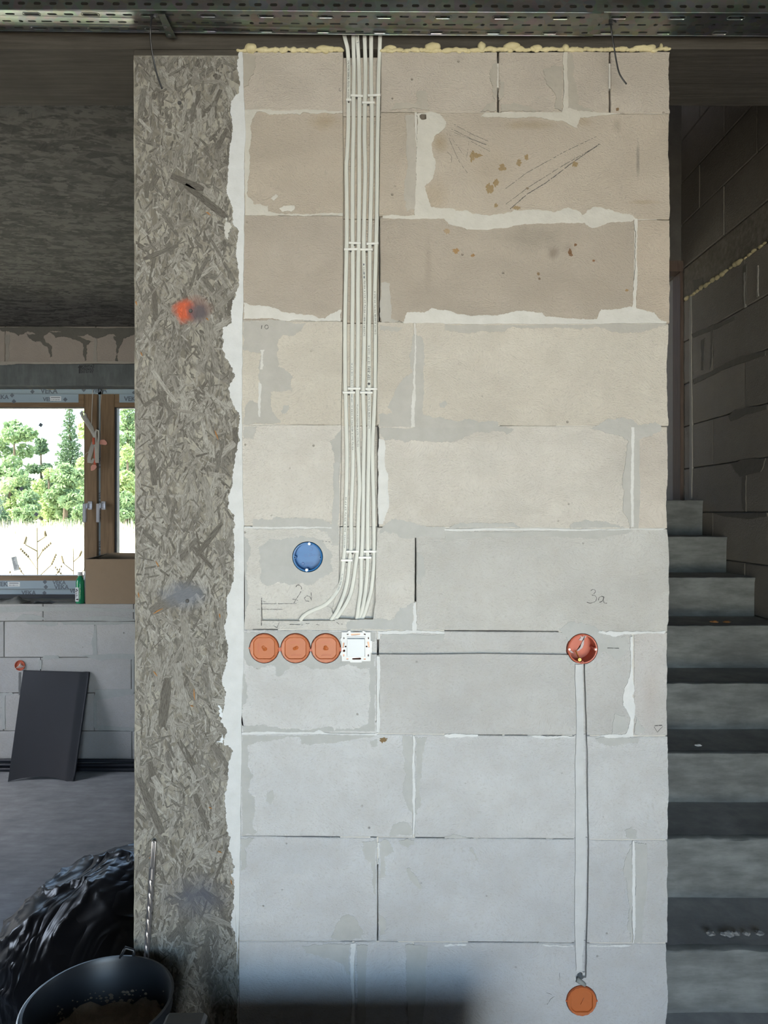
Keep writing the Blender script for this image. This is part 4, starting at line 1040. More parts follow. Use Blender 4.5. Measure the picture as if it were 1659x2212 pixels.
for i in range(1, 12):
    segs = [(520 if i < 8 else 514, 1438)]; holes = list(crack.get(i, []))
    if i <= 5: holes.append((733, 826))
    holes.append((1236, 1274)) if 7 <= i <= 9 else None
    if i == 6: holes += []
    holes.sort(); x = segs[0][0]
    for a, b in holes + [(1438, 1439)]:
        if a - x > 4: strip(x, by(i, x), a, by(i, a), 3.2, d=.0015 if rnd.random() < .5 else .003)
        x = max(x, b)
for i, r in enumerate(rows):
    for (a, b, _), (a2, b2, _) in zip(r, r[1:]):
        xm = (b + a2) / 2
        y0, y1 = by(i, xm), by(i + 1, xm)
        if i == 0 and xm < 1077: y0, y1 = 136, 188
        if i == 0 and xm > 1300: y0, y1 = 136, 190
        if i == 2 and xm < 830: continue
        if i == 4 and xm < 830: continue
        if i == 5: y0 = 1300
        if i == 6 and xm < 830: strip(xm, y0, xm, 1382, 5); y0 = 1416
        if i == 8 and xm < 830: y1 = 1868
        strip(xm, y0, xm, y1, abs(a2 - b) + 1)

SMR = (.50, .488, .445); LIT = (.67, .66, .625)
def Rg(o, pts, s=3.318): return [(o[0] + u / s, o[1] + v / s) for u, v in pts]
A = (480, 90); B_ = (960, 90); C_ = (480, 560); E_ = (960, 560); F_ = (460, 1000); G_ = (960, 1000); H_ = (460, 1440); I_ = (960, 1440); J_ = (460, 1780); K_ = (960, 1780)
hcount = [0]
def patch(pts, kind='S', h=None, amp=1.5, name=None, mat=None, parent=None, col=None, step=2.6, cuts=True):
    pts = jag(pts, amp, step, rough=.72); hcount[0] += 1
    base = {'S': .0009, 'L': .0014, 'W': .0022}[kind]; h = (h or base) + (hcount[0] * 37 % 131) * .0000035
    n = len(pts); vs = []
    cx = sum(p[0] for p in pts) / n; cy = sum(p[1] for p in pts) / n
    for k in range(n):
        p, q, a = pts[k], pts[(k + 1) % n], pts[k - 1]
        nx, ny = -(q[1] - a[1]), (q[0] - a[0]); l = math.hypot(nx, ny) or 1
        v = W(p[0], p[1]); vs.append((v.x, DW - h, v.z))
    for x, y in pts: v = W(x, y); vs.append((v.x, DW + .002, v.z))
    fs = [tuple(range(n))] + [(i, (i + 1) % n, n + (i + 1) % n, n + i) for i in range(n)] + [tuple(range(2 * n - 1, n - 1, -1))]
    f_ = min(1, max(0, (cy - 250) / 1100)); t0, t1 = {'S': ((.43, .392, .335), (.462, .462, .448)), 'L': ((.56, .53, .465), (.68, .685, .68)), 'W': ((.58, .56, .51), (.74, .76, .78))}[kind]
    if kind == 'W' and name == 'plaster_strip' and n > 300: t0 = t1 = (.68, .68, .665)
    c_ = col or tuple(a * (1 - f_) + b * f_ for a, b in zip(t0, t1))
    k = 0 if name == 'plaster_strip' else rnd.uniform(-.015, .015)
    o = MB().add(vs, fs).build(name or ('mortar_smear' if kind == 'S' else 'mortar_joint'), mat or M['mortar'], parent or wall_front, color=tuple(v + k for v in c_))
    if cuts:
        sel = []
        for c in cutters:
            xs = [829.5 + q[0] * S for q in c.bound_box]; zs = [1106 - (q[2] - CZ) * S for q in c.bound_box]
            a0, a1, b0, b1 = min(xs), max(xs), min(zs), max(zs); mx_, my_ = (a0 + a1) / 2, (b0 + b1) / 2
            ins = False; j = n - 1
            for k2 in range(n):
                (xa, ya), (xb, yb) = pts[k2], pts[j]; j = k2
                if (ya > my_) != (yb > my_) and mx_ < (xb - xa) * (my_ - ya) / (yb - ya) + xa: ins = not ins
            if ins or any(a0 < p[0] < a1 and b0 < p[1] < b1 for p in pts): sel.append(c)
        cut(o, sel)
    return o
# --- white plaster strip over the column joint
left = [(517, 114), (516, 160), (515.5, 204), (510, 206), (499.6, 220), (502.6, 271), (495, 346), (490.5, 421), (504, 460), (503, 480), (516, 503), (512.5, 560), (512.5, 629), (502.6, 650), (501, 696), (481.5, 711), (484.5, 738), (480, 753), (498, 789), (508.6, 810), (493.6, 840), (504, 876), (519, 900), (519, 952), (508.6, 982),
        (501, 1054), (493, 1099), (508, 1114.5), (503.7, 1145), (505, 1241), (490, 1301), (487, 1362), (493, 1407), (481, 1461), (488.6, 1500), (478, 1554), (490, 1575), (485.6, 1609), (503.7, 1621), (494.7, 1651), (487, 1711), (488.6, 1771), (499, 1808), (493, 1829), (508, 1868), (502, 1892), (505, 1943), (499, 1991), (508, 2018), (512, 2036), (512, 2250)]
right = [(515, 2250), (515, 2036), (518, 1900), (520, 1800), (522, 1650), (523, 1500), (527, 1400), (527, 1145), (524, 1000), (523, 800), (526, 640), (528, 520), (528, 400), (531, 300), (527, 205), (524, 114)]
nl = len(left)
def band(y0, y1):
    L_ = [p for p in left if y0 <= p[1] <= y1]; R_ = [p for p in right if y0 <= p[1] <= y1]
    def at(P, y):
        for a, b in zip(P, P[1:]):
            if min(a[1], b[1]) <= y <= max(a[1], b[1]) and a[1] != b[1]: return (a[0] + (b[0] - a[0]) * (y - a[1]) / (b[1] - a[1]), y)
        return None
    a0, a1, r0, r1 = at(left, y0), at(left, y1), at(right, y0), at(right, y1)
    Ls = jag(([a0] if a0 else []) + [p for p in L_ if p[1] not in (y0, y1)] + ([a1] if a1 else []), 1.7, 2.4, False, rough=.72)
    Rs = jag(([r1] if r1 else []) + [p for p in R_ if p[1] not in (y0, y1)] + ([r0] if r0 else []), .7, 4, False)
    patch(Ls + Rs, 'W', h=.0030, amp=0, name='plaster_strip', step=99, cuts=False, col=(.65, .655, .65))
for y0, y1 in ((114, 420), (420, 760), (760, 1110), (1110, 1410), (1410, 1780), (1780, 2250)): band(y0, y1)
patch([(488, 470), (500, 488), (492, 520), (486, 500)], 'W', h=.002, col=(.55, .54, .50), name='plaster_strip', amp=2)
for b_ in ([(470, 1520), (484, 1540), (482, 1552), (474, 1545)], [(466, 1603), (477, 1598), (480, 1585), (482, 1605)], [(498, 770), (506, 775), (504, 783), (496, 781)]): patch(b_, 'W', h=.002, amp=2, name='plaster_strip')
S_list = [
 (A, [(128, 92), (235, 100), (225, 230), (190, 310), (150, 330), (130, 250)]),
 (A, [(1310, 530), (1380, 530), (1385, 1200), (1320, 1220), (1300, 1100), (1330, 900)]),
 (A, [(1395, 360), (1460, 350), (1470, 400), (1485, 490), (1200, 490), (1240, 440), (1380, 450), (1400, 420)]),
 (B_, [(330, 200), (376, 150), (372, 500), (260, 500), (300, 460), (360, 420), (350, 320), (330, 280)]), (B_, [(392, 280), (430, 290), (425, 390), (392, 420)]),
 (B_, [(405, 450), (520, 445), (610, 470), (690, 500), (405, 500)]), (B_, [(710, 200), (790, 170), (848, 180), (840, 500), (790, 480), (800, 400), (770, 340), (720, 270)]),
 (B_, [(880, 100), (915, 80), (920, 250), (960, 450), (1040, 480), (1060, 500), (880, 505)]),
 (E_, [(0, 470), (1590, 466), (1540, 480), (1420, 520), (1280, 530), (1150, 495), (1000, 490), (980, 510), (760, 495), (600, 490), (500, 485), (430, 520), (200, 525), (0, 510)]),
 (E_, [(0, 1145), (90, 1165), (180, 1145), (280, 1165), (390, 1170), (385, 1200), (500, 1215), (450, 1255), (380, 1230), (210, 1245), (130, 1290), (0, 1305)]),
 (E_, [(1100, 1190), (1150, 1150), (1300, 1140), (1400, 1190), (1510, 1165), (1550, 1190), (1550, 1230), (1480, 1270), (1400, 1290), (1390, 1940), (1330, 1930), (1280, 1800), (1280, 1540), (1300, 1380), (1320, 1310), (1250, 1260), (1050, 1215)]),
 (G_, [(60, 450), (120, 430), (500, 430), (550, 465), (30, 472)]), (G_, [(900, 440), (1030, 410), (1200, 440), (1290, 465), (900, 470)]),
 (G_, [(0, 490), (1340, 485), (1300, 510), (1100, 545), (800, 530), (0, 560)]),
 (G_, [(820, 1190), (900, 1140), (1000, 1150), (1090, 1180), (1120, 1210), (1200, 1240), (1300, 1250), (1310, 1350), (1250, 1420), (1150, 1350), (1100, 1400), (1000, 1460), (900, 1450), (870, 1330), (880, 1250)]),
 (C_, [(150, 440), (220, 440), (420, 440), (600, 460), (550, 520), (520, 545), (430, 550), (400, 600), (390, 680), (400, 770), (460, 800), (505, 840), (490, 900), (500, 940), (345, 950), (345, 1050), (420, 1170), (350, 1180), (150, 1180), (170, 1050), (200, 1010), (260, 1040), (265, 900), (280, 680), (150, 650)]),
 (C_, [(1130, 480), (1300, 490), (1250, 520), (1130, 510)]), (C_, [(1340, 700), (1370, 540), (1430, 560), (1450, 690), (1440, 800), (1440, 1110), (1560, 1130), (1800, 1190), (1800, 1203), (1122, 1203), (1122, 1110), (1220, 1100), (1180, 1060), (1290, 870), (1360, 820)]),
 (C_, [(1125, 1210), (1700, 1208), (1700, 1290), (1560, 1310), (1400, 1300), (1330, 1310), (1230, 1290), (1165, 1300), (1130, 1250)]), (C_, [(150, 1200), (250, 1200), (220, 1290), (150, 1290)]),
 (C_, [(820, 1260), (850, 1220), (840, 1659), (820, 1659), (800, 1400), (770, 1310)]), (C_, [(1140, 170), (1200, 170), (1210, 430), (1300, 455), (1140, 455)]), (C_, [(420, 1090), (440, 1050), (480, 1040), (470, 1090), (430, 1110)]), (C_, [(1560, 1030), (1600, 1010), (1615, 1040), (1590, 1065), (1560, 1060)]),
 (F_, [(285, 445), (290, 400), (400, 410), (480, 390), (620, 395), (780, 405), (850, 440), (865, 0), (905, 0), (900, 590), (850, 590), (820, 500), (700, 475), (285, 475)]),
 (F_, [(330, 600), (400, 545), (520, 540), (640, 520), (780, 550), (850, 640), (840, 720), (860, 780), (760, 830), (700, 870), (560, 870), (480, 850), (400, 880), (340, 850), (330, 700)]),
 (F_, [(225, 520), (260, 580), (270, 650), (245, 750), (250, 900), (260, 950), (225, 1180)]),
 (F_, [(215, 1215), (400, 1205), (590, 1200), (700, 1205), (910, 1215), (1165, 1215), (1165, 1659), (1130, 1659), (1130, 1460), (1060, 1480), (970, 1440), (850, 1480), (700, 1475), (640, 1450), (560, 1450), (500, 1520), (460, 1530), (440, 1450), (380, 1460), (330, 1480), (250, 1450), (225, 1400)]),
 (F_, [(1150, 1115), (1290, 1120), (1340, 1040), (1435, 1000), (1432, 1195), (960, 1195), (960, 1142)]), (F_, [(1195, 480), (1280, 400), (1380, 420), (1500, 450), (1659, 462), (1659, 540), (1350, 540), (1290, 500), (1195, 505)]),
 (F_, [(1460, 640), (1500, 660), (1520, 800), (1490, 880), (1460, 860)]), (F_, [(1205, 1225), (1659, 1228), (1659, 1270), (1205, 1262)]),
 (H_, [(215, 20), (235, 60), (240, 250), (215, 280), (212, 420), (350, 415), (480, 440), (620, 450), (850, 430), (870, 460), (1000, 450), (1110, 410), (1130, 250), (1125, 0), (1165, 0), (1160, 465), (215, 465)]),
 (H_, [(210, 490), (1160, 492), (1120, 515), (900, 540), (690, 560), (640, 555), (620, 505), (500, 515), (300, 545), (250, 560), (250, 720), (290, 780), (250, 900), (300, 950), (285, 1150), (320, 1180), (210, 1208)]),
 (H_, [(380, 960), (390, 900), (430, 885), (440, 920), (410, 985)]), (H_, [(1360, 495), (1425, 500), (1430, 1050), (1410, 1030), (1360, 880), (1380, 780), (1370, 640)]), (H_, [(1452, 500), (1535, 500), (1500, 700), (1480, 870), (1490, 1000), (1452, 1080)]),
 (H_, [(1270, 1212), (1290, 1130), (1370, 1110), (1420, 1140), (1428, 1208)]), (H_, [(200, 1228), (300, 1228), (230, 1300), (230, 1450), (200, 1470)]), (H_, [(1070, 1260), (1165, 1235), (1168, 1640), (1150, 1500), (1130, 1400), (1090, 1380)]),
 (H_, [(1196, 1260), (1240, 1235), (1300, 1330), (1230, 1370), (1240, 1500), (1196, 1520)]), (H_, [(1330, 1250), (1440, 1240), (1440, 1270), (1400, 1295), (1350, 1275)]), (H_, [(1390, 1445), (1410, 1440), (1500, 1580), (1490, 1600), (1440, 1560)]), (H_, [(1125, 530), (1180, 520), (1180, 570), (1140, 575)]),
 (I_, [(1080, 515), (1390, 510), (1380, 550), (1250, 560), (1180, 570), (1110, 550)]), (I_, [(1370, 350), (1440, 470), (1370, 490)]), (I_, [(1220, 340), (1290, 350), (1310, 470), (1200, 475)]), (I_, [(1290, 1170), (1340, 1150), (1380, 1180), (1370, 1230), (1310, 1228)]),
 (I_, [(1300, 1370), (1340, 1260), (1345, 1980), (1310, 1880), (1330, 1730), (1290, 1500)]), (I_, [(1360, 1260), (1450, 1270), (1420, 1980), (1360, 1980)]), (I_, [(0, 1215), (100, 1210), (210, 1230), (0, 1230)]),
 (I_, [(780, 512), (830, 510), (830, 525), (800, 525)]), (I_, [(182, 1300), (200, 1295), (240, 1380), (225, 1390), (215, 1350)]),
 (J_, [(845, 810), (930, 660), (970, 645), (1010, 660), (1080, 790), (1000, 830), (880, 830)]), (J_, [(640, 872), (800, 860), (980, 862), (980, 1080), (930, 1000), (800, 960), (680, 930)]), (J_, [(1030, 870), (1110, 870), (1090, 1433), (1030, 1433)]),
 (J_, [(1380, 866), (1540, 880), (1500, 1433), (1400, 1433)]), (J_, [(1196, 650), (1240, 680), (1230, 780), (1196, 800)]),
]
for o, p in S_list: patch(Rg(o, p), 'S')
L_list = [
 (A, [(160, 490), (330, 487), (400, 500), (560, 492), (700, 492), (865, 500), (865, 515), (700, 515), (580, 507), (560, 525), (440, 520), (330, 520), (250, 502), (215, 560), (210, 700), (190, 780), (195, 950), (180, 1100), (230, 1170), (330, 1180), (330, 1220), (430, 1232), (560, 1238), (865, 1230), (865, 1252), (560, 1250), (165, 1245)]),
 (A, [(410, 1200), (440, 1180), (520, 1175), (520, 1200), (500, 1220), (430, 1222)]), (A, [(350, 1125), (385, 1095), (400, 1105), (370, 1140)]),
 (A, [(1398, 600), (1395, 520), (1480, 507), (1560, 520), (1605, 590), (1590, 625), (1520, 680), (1500, 740), (1530, 870), (1510, 980), (1450, 1040), (1470, 1100), (1500, 1190), (1670, 1205), (1670, 1268), (1150, 1265), (1150, 1248), (1380, 1245), (1388, 900)]),
 (B_, [(852, 80), (880, 75), (884, 480), (960, 500), (960, 530), (830, 525), (848, 480)]), (B_, [(255, 540), (300, 512), (800, 508), (950, 500), (1180, 515), (1270, 520), (970, 548), (950, 620), (900, 600), (870, 580), (740, 560), (640, 540), (560, 545), (400, 545)]),
 (B_, [(0, 1205), (160, 1210), (200, 1235), (380, 1240), (480, 1225), (500, 1205), (640, 1205), (780, 1225), (880, 1190), (940, 1205), (990, 1245), (1060, 1190), (1180, 1200), (1240, 1225), (1330, 1240), (1370, 1270), (1340, 1290), (1180, 1300), (1060, 1340), (1000, 1300), (850, 1300), (600, 1310), (420, 1340), (160, 1348), (60, 1320), (0, 1272)]),
 (B_, [(1360, 1270), (1380, 1270), (1376, 1500), (1372, 1900), (1385, 1940), (1340, 1905), (1355, 1780), (1365, 1450)]),
 (E_, [(0, 385), (100, 395), (240, 400), (420, 395), (560, 370), (700, 385), (720, 410), (900, 425), (1090, 430), (1120, 360), (1240, 360), (1340, 345), (1400, 360), (1500, 380), (1560, 440), (1590, 448), (1590, 460), (0, 465)]),
 (E_, [(1337, 1205), (1360, 1205), (1354, 1920), (1336, 1920)]), (G_, [(0, 472), (1570, 470), (1570, 481), (0, 484)]),
 (G_, [(1095, 1212), (1200, 1205), (1585, 1205), (1570, 1225), (1330, 1228), (1230, 1245)]), (G_, [(1328, 1245), (1348, 1240), (1348, 1500), (1352, 1659), (1320, 1659), (1330, 1500)]),
 (C_, [(155, 310), (200, 330), (300, 335), (360, 350), (440, 380), (540, 395), (640, 400), (700, 425), (740, 425), (780, 390), (850, 355), (850, 445), (600, 440), (380, 430), (155, 430)]),
 (C_, [(275, 650), (305, 650), (290, 790), (272, 790)]), (C_, [(262, 880), (283, 900), (275, 1130), (263, 1130)]), (C_, [(1380, 480), (1390, 500), (1385, 820), (1383, 1200), (1355, 1205), (1358, 1040), (1370, 820)]),
 (C_, [(1122, 1290), (1165, 1300), (1165, 1480), (1190, 1540), (1195, 1780), (1150, 1900), (1122, 1900)]), (C_, [(1305, 430), (1330, 380), (1450, 385), (1500, 350), (1659, 380), (1659, 465), (1300, 460)]),
 (F_, [(228, 454), (850, 461), (850, 471), (228, 470)]), (F_, [(1182, 1205), (1430, 1200), (1438, 1130), (1440, 1000), (1455, 1000), (1458, 1200), (1659, 1210), (1659, 1223), (1198, 1225), (1196, 1262), (1182, 1262)]), (F_, [(1175, 1385), (1193, 1385), (1193, 1930), (1170, 1930)]),
 (H_, [(208, 470), (1160, 480), (1190, 470), (1160, 492), (208, 483)]), (H_, [(1432, 490), (1446, 500), (1443, 1200), (1432, 1200)]), (H_, [(1180, 1260), (1190, 1260), (1187, 1410), (1179, 1410)]),
 (I_, [(1110, 490), (1300, 480), (1330, 380), (1280, 280), (1290, 150), (1330, 30), (1350, 80), (1345, 200), (1365, 280), (1355, 500), (1150, 505)]), (I_, [(0, 484), (240, 486), (240, 500), (0, 500)]), (I_, [(600, 492), (930, 497), (930, 506), (650, 506)]),
 (J_, [(988, 855), (1022, 850), (1013, 1433), (993, 1433), (985, 1000)]), (K_, [(0, 862), (160, 857), (150, 870), (0, 875)]), (K_, [(700, 860), (920, 866), (920, 875), (720, 872)]), (K_, [(1040, 866), (1340, 866), (1320, 875), (1040, 877)]),
 (K_, [(1348, 120), (1358, 120), (1358, 850), (1350, 850)]), (H_, [(720, 475), (755, 452), (800, 470), (780, 478)]),
]
for o, p in L_list: patch(Rg(o, p), 'L', amp=1.1)
# rust and resin stains
for (px, py, rx, ry, col, sd) in ((1585 / 3.318 + 480, 700 / 3.318 + 90, 12, 14, TAN, 1), (1020, 338, 7, 12, TAN, 2), (1030, 336, 12, 5, TAN, 22), (1059, 408, 10, 12, TAN, 3), (1072, 395, 7, 9, TAN, 4), (1085, 363, 9, 8, TAN, 5), (1121, 352, 6, 8, TAN, 6), (1114, 368, 3.5, 4, TAN, 7), (1137, 340, 6, 7, TAN, 8), (1242, 355, 8, 7, TAN, 9), (1116, 449, 9, 5, TAN, 10), (1071, 444, 5, 5, TAN, 11),
                              (985, 542, 8, 7, (.38, .23, .10), 12), (1022, 552, 5, 4, (.36, .22, .10), 13), (1260, 507, 6, 4, (.22, .12, .06), 14), (1250, 518, 5.5, 5, (.20, .11, .055), 15), (1243, 529, 4, 3.5, (.20, .11, .055), 16), (1231, 545, 4, 8, (.20, .11, .055), 17), (1224, 549, 4.5, 5, (.22, .12, .06), 18), (1234, 551, 4, 4, (.2, .11, .055), 19),
                              (1282, 563, 3.5, 3, (.26, .13, .06), 20), (988, 597, 5, 7, (.36, .24, .12), 21), (1040, 596, 4, 4, (.38, .23, .10), 23), (1163, 592, 4, 3.5, (.28, .2, .12), 24), (1165, 602, 3, 3, (.2, .15, .10), 25), (1281, 681, 9, 5, (.40, .26, .11), 26), (1354, 627, 4, 3, (.38, .26, .13), 27), (828, 1598, 9, 6, (.26, .17, .08), 28), (890, 496, 7, 14, (.42, .31, .19), 29),
                              (1334, 236, 4, 4, (.24, .15, .08), 30), (966, 500, 9, 6, (.42, .31, .19), 31), (1139, 407, 3.5, 3, (.26, .2, .14), 33)):
    r_ = random.Random(sd); n = 24
    patch([(px + rx * r_.uniform(.5, 1.2) * math.cos(2 * math.pi * k / n), py + ry * r_.uniform(.5, 1.2) * math.sin(2 * math.pi * k / n)) for k in range(n)], 'S', h=.0003 if sd != 28 else .0018, amp=1.6, name='stain', col=col, step=1.6, mat=M['block'], cuts=False)

# --- pencil marks, scratches
def stroke(pts, w=1.2, name='pencil_mark', mat=None, h=.0021, dash=0.0, seed=0, jit=.4):
    r = random.Random(seed); m = MB(); P = []
    for a, b in zip(pts, pts[1:]):
        L = math.hypot(b[0] - a[0], b[1] - a[1]); k = max(1, int(L / 3))
        for q in range(k): P.append((a[0] + (b[0] - a[0]) * q / k + r.uniform(-jit, jit), a[1] + (b[1] - a[1]) * q / k + r.uniform(-jit, jit)))
    P.append(pts[-1])
    for a, b in zip(P, P[1:]):
        if r.random() < dash: continue
        dx, dy = b[0] - a[0], b[1] - a[1]; l = math.hypot(dx, dy) or 1; ww = w * r.uniform(.5, 1.1) / 2; nx, ny = -dy / l * ww, dx / l * ww
        q = [W(a[0] + nx, a[1] + ny), W(b[0] + nx, b[1] + ny), W(b[0] - nx, b[1] - ny), W(a[0] - nx, a[1] - ny)]
        m.add([Vector((v.x, DW - h, v.z)) for v in q], [(0, 1, 2, 3)])
    return m.build(name, mat or M['graphite'], wall_front, fix=False)
for p, w, d_ in (([(430, 1060), (590, 940), (860, 790), (1090, 680)], 1.1, .15), ([(440, 1165), (600, 1045), (830, 900), (1040, 780), (1130, 730)], 1.2, .1), ([(470, 1200), (590, 1095), (730, 1010), (900, 880), (1110, 735)], 1.8, .03),
                 ([(70, 595), (210, 670), (325, 718)], .9, .2), ([(50, 625), (200, 700), (310, 742)], .9, .2), ([(60, 650), (330, 752)], .7, .4), ([(190, 715), (325, 787)], .9, .15), ([(15, 655), (100, 850), (170, 950)], .8, .2), ([(30, 660), (150, 830)], .6, .4), ([(185, 650), (160, 830)], .6, .5),
                 ([(20, 790), (50, 820), (50, 870)], .7, .2)):
    stroke(Rg(B_, p), w, 'scratch', h=.0004, dash=d_)
t3 = stroke(Rg(G_, [(1048, 915), (1062, 907), (1078, 910), (1082, 925), (1070, 938), (1056, 946), (1078, 950), (1090, 965), (1086, 988), (1070, 1000), (1045, 1004), (1020, 998)]), 1.3, dash=.12, h=.0004); t3['label'] = 'pencilled digit 3'
ta = stroke(Rg(G_, [(1145, 962), (1125, 955), (1108, 965), (1102, 985), (1112, 999), (1130, 992), (1142, 960), (1138, 985), (1145, 1003), (1165, 1005)]), 1.5, dash=.05, h=.0004); ta['label'] = 'pencilled letter a'
t2 = stroke(Rg(F_, [(593, 888), (605, 876), (620, 876), (635, 892), (632, 920), (610, 955), (580, 1003)]), 1.5, dash=.2, h=.0004); t2['label'] = 'pencilled digit 2'
td = stroke(Rg(F_, [(703, 928), (707, 960), (704, 985), (690, 992), (665, 988), (655, 968), (672, 952), (695, 958), (702, 975)]), 1.3, dash=.12, h=.0004); td['label'] = 'pencilled letter d'
stroke(Rg(F_, [(570, 975), (610, 985)]), 1.2, dash=.3)
stroke(Rg(G_, [(1165, 1325), (1250, 1328)]), 1.4, dash=.15); stroke(Rg(I_, [(1505, 424), (1560, 420)]), 1.8, dash=.1, h=.0004); stroke(Rg(I_, [(1502, 430), (1525, 470), (1565, 426)]), 1.0, dash=.15, h=.0004)
for p, w, d_ in (([(350, 965), (348, 1165)], 1.8, 0), ([(335, 1010), (600, 1008)], .8, .1), ([(318, 1048), (500, 1050)], .9, .1), ([(550, 1157), (645, 1160)], 1.2, .3), ([(435, 1165), (460, 1182), (475, 1145)], .9, .2), ([(785, 560), (840, 567)], 1.0, .3), ([(885, 1140), (905, 1155), (930, 1155)], 1.2, .3), ([(665, 1147), (680, 1153), (692, 1148)], 1.3, .1), ([(740, 1158), (762, 1161)], 1.3, .3), ([(360, 990), (378, 994)], 1.2, .2)):
    stroke(Rg(F_, p), w, dash=d_)
for p in ([(825, 1065), (826, 1112)], [(730, 1208), (770, 1222)], [(787, 1235), (760, 1255), (735, 1295)]): stroke(Rg(K_, p), .9, dash=.2, h=.0004)
# small circled mark and punched ring near the top left blocks
stroke([(576 + 4 * math.cos(a * .7), 707 + 4.5 * math.sin(a * .7)) for a in range(10)], 1.3, dash=.05)
stroke([(566, 703), (565, 711)], 2.2)
stroke([(734.5 + 2.4 * math.cos(a * .7), 194 + 3 * math.sin(a * .7)) for a in range(8)], .8, h=.0003)

# mortar bed left inside the vertical groove
p = prism(jag([(1244, 1436), (1260, 1436), (1262.5, 1600), (1265, 1730), (1267, 1830), (1265, 1960), (1262, 2050), (1258, 2098), (1246, 2100), (1244, 2040), (1243, 1900), (1244.5, 1700), (1245.5, 1600)], .8, 6), .0045, .012, 'groove_fill')
p.data.materials.clear(); p.data.materials.append(M['mortar']); p.parent = wall_front; p.color = (.565, .57, .57, 1)
# foam squeezed out along the top of the wall
fb = bmesh.new(); r_ = random.Random(12)
def lump(px, py, r, sx=1.0, sz=1.0, y=None):
    v = W(px, py); bmesh.ops.create_icosphere(fb, subdivisions=3, radius=r / S, matrix=Matrix.Translation((v.x, DW - .001 if y is None else y, v.z)) @ Matrix.Diagonal((sx, .8, sz, 1)))
x = 519
while x < 1446:
    if not 737 < x < 826: lump(x, 109.5 - (3 if x > 1050 else 0) * .7 + r_.uniform(-1.5, 1.5), r_.uniform(3.5, 6.2), r_.uniform(1, 2.0), r_.uniform(.6, 1.0))
    x += r_.uniform(4, 8)
for (px, py, r, sx, sz) in ((542, 105, 12, 1.15, .85), (565, 109, 8, 1.2, .7), (595, 109, 6.5, 1.1, 1), (618, 108, 6, .8, 1), (635, 109, 7, 1.3, .9), (703, 106, 8, 2.6, .7), (730, 107, 6, 2, .8), (843, 105, 6.5, 2.2, .8), (866, 108, 6, 1.3, .8), (935, 103, 12.5, 1.4, .75), (993, 109, 6, 2.8, .7), (1040, 102, 10, 1, 1.05), (1067, 108, 7, 1.1, .8), (1105, 101, 11, 1.7, .65), (1160, 104, 8, 1.5, .75), (1192, 107, 5, 1.8, .7), (1221, 105, 8.5, 1, .9),
                            (1385, 104, 7, 2.8, .7), (1405, 104, 8, 1.4, .8), (1427, 102, 5, .7, 1.5), (1438, 106, 6, 1.2, .9)):
    lump(px, py, r, sx, sz)
for v in fb.verts:
    n = mnoise.noise_vector(v.co * 70) * .0022; v.co += n
me = bpy.data.meshes.new('foam_bead'); fb.to_mesh(me); fb.free(); me.materials.append(M['foam']); me.polygons.foreach_set('use_smooth', [True] * len(me.polygons)); tag(link('foam_bead', me, wall_front), kind='stuff')

# apply all cuts
bpy.context.view_layer.update(); dg = bpy.context.evaluated_depsgraph_get()
new = [(o, bpy.data.meshes.new_from_object(o.evaluated_get(dg))) for o in pending]
for o, me in new:
    nm_ = o.data.name; old = o.data; o.modifiers.clear(); o.data = me; bpy.data.meshes.remove(old); me.name = nm_
for c_ in cutters: bpy.data.objects.remove(c_)
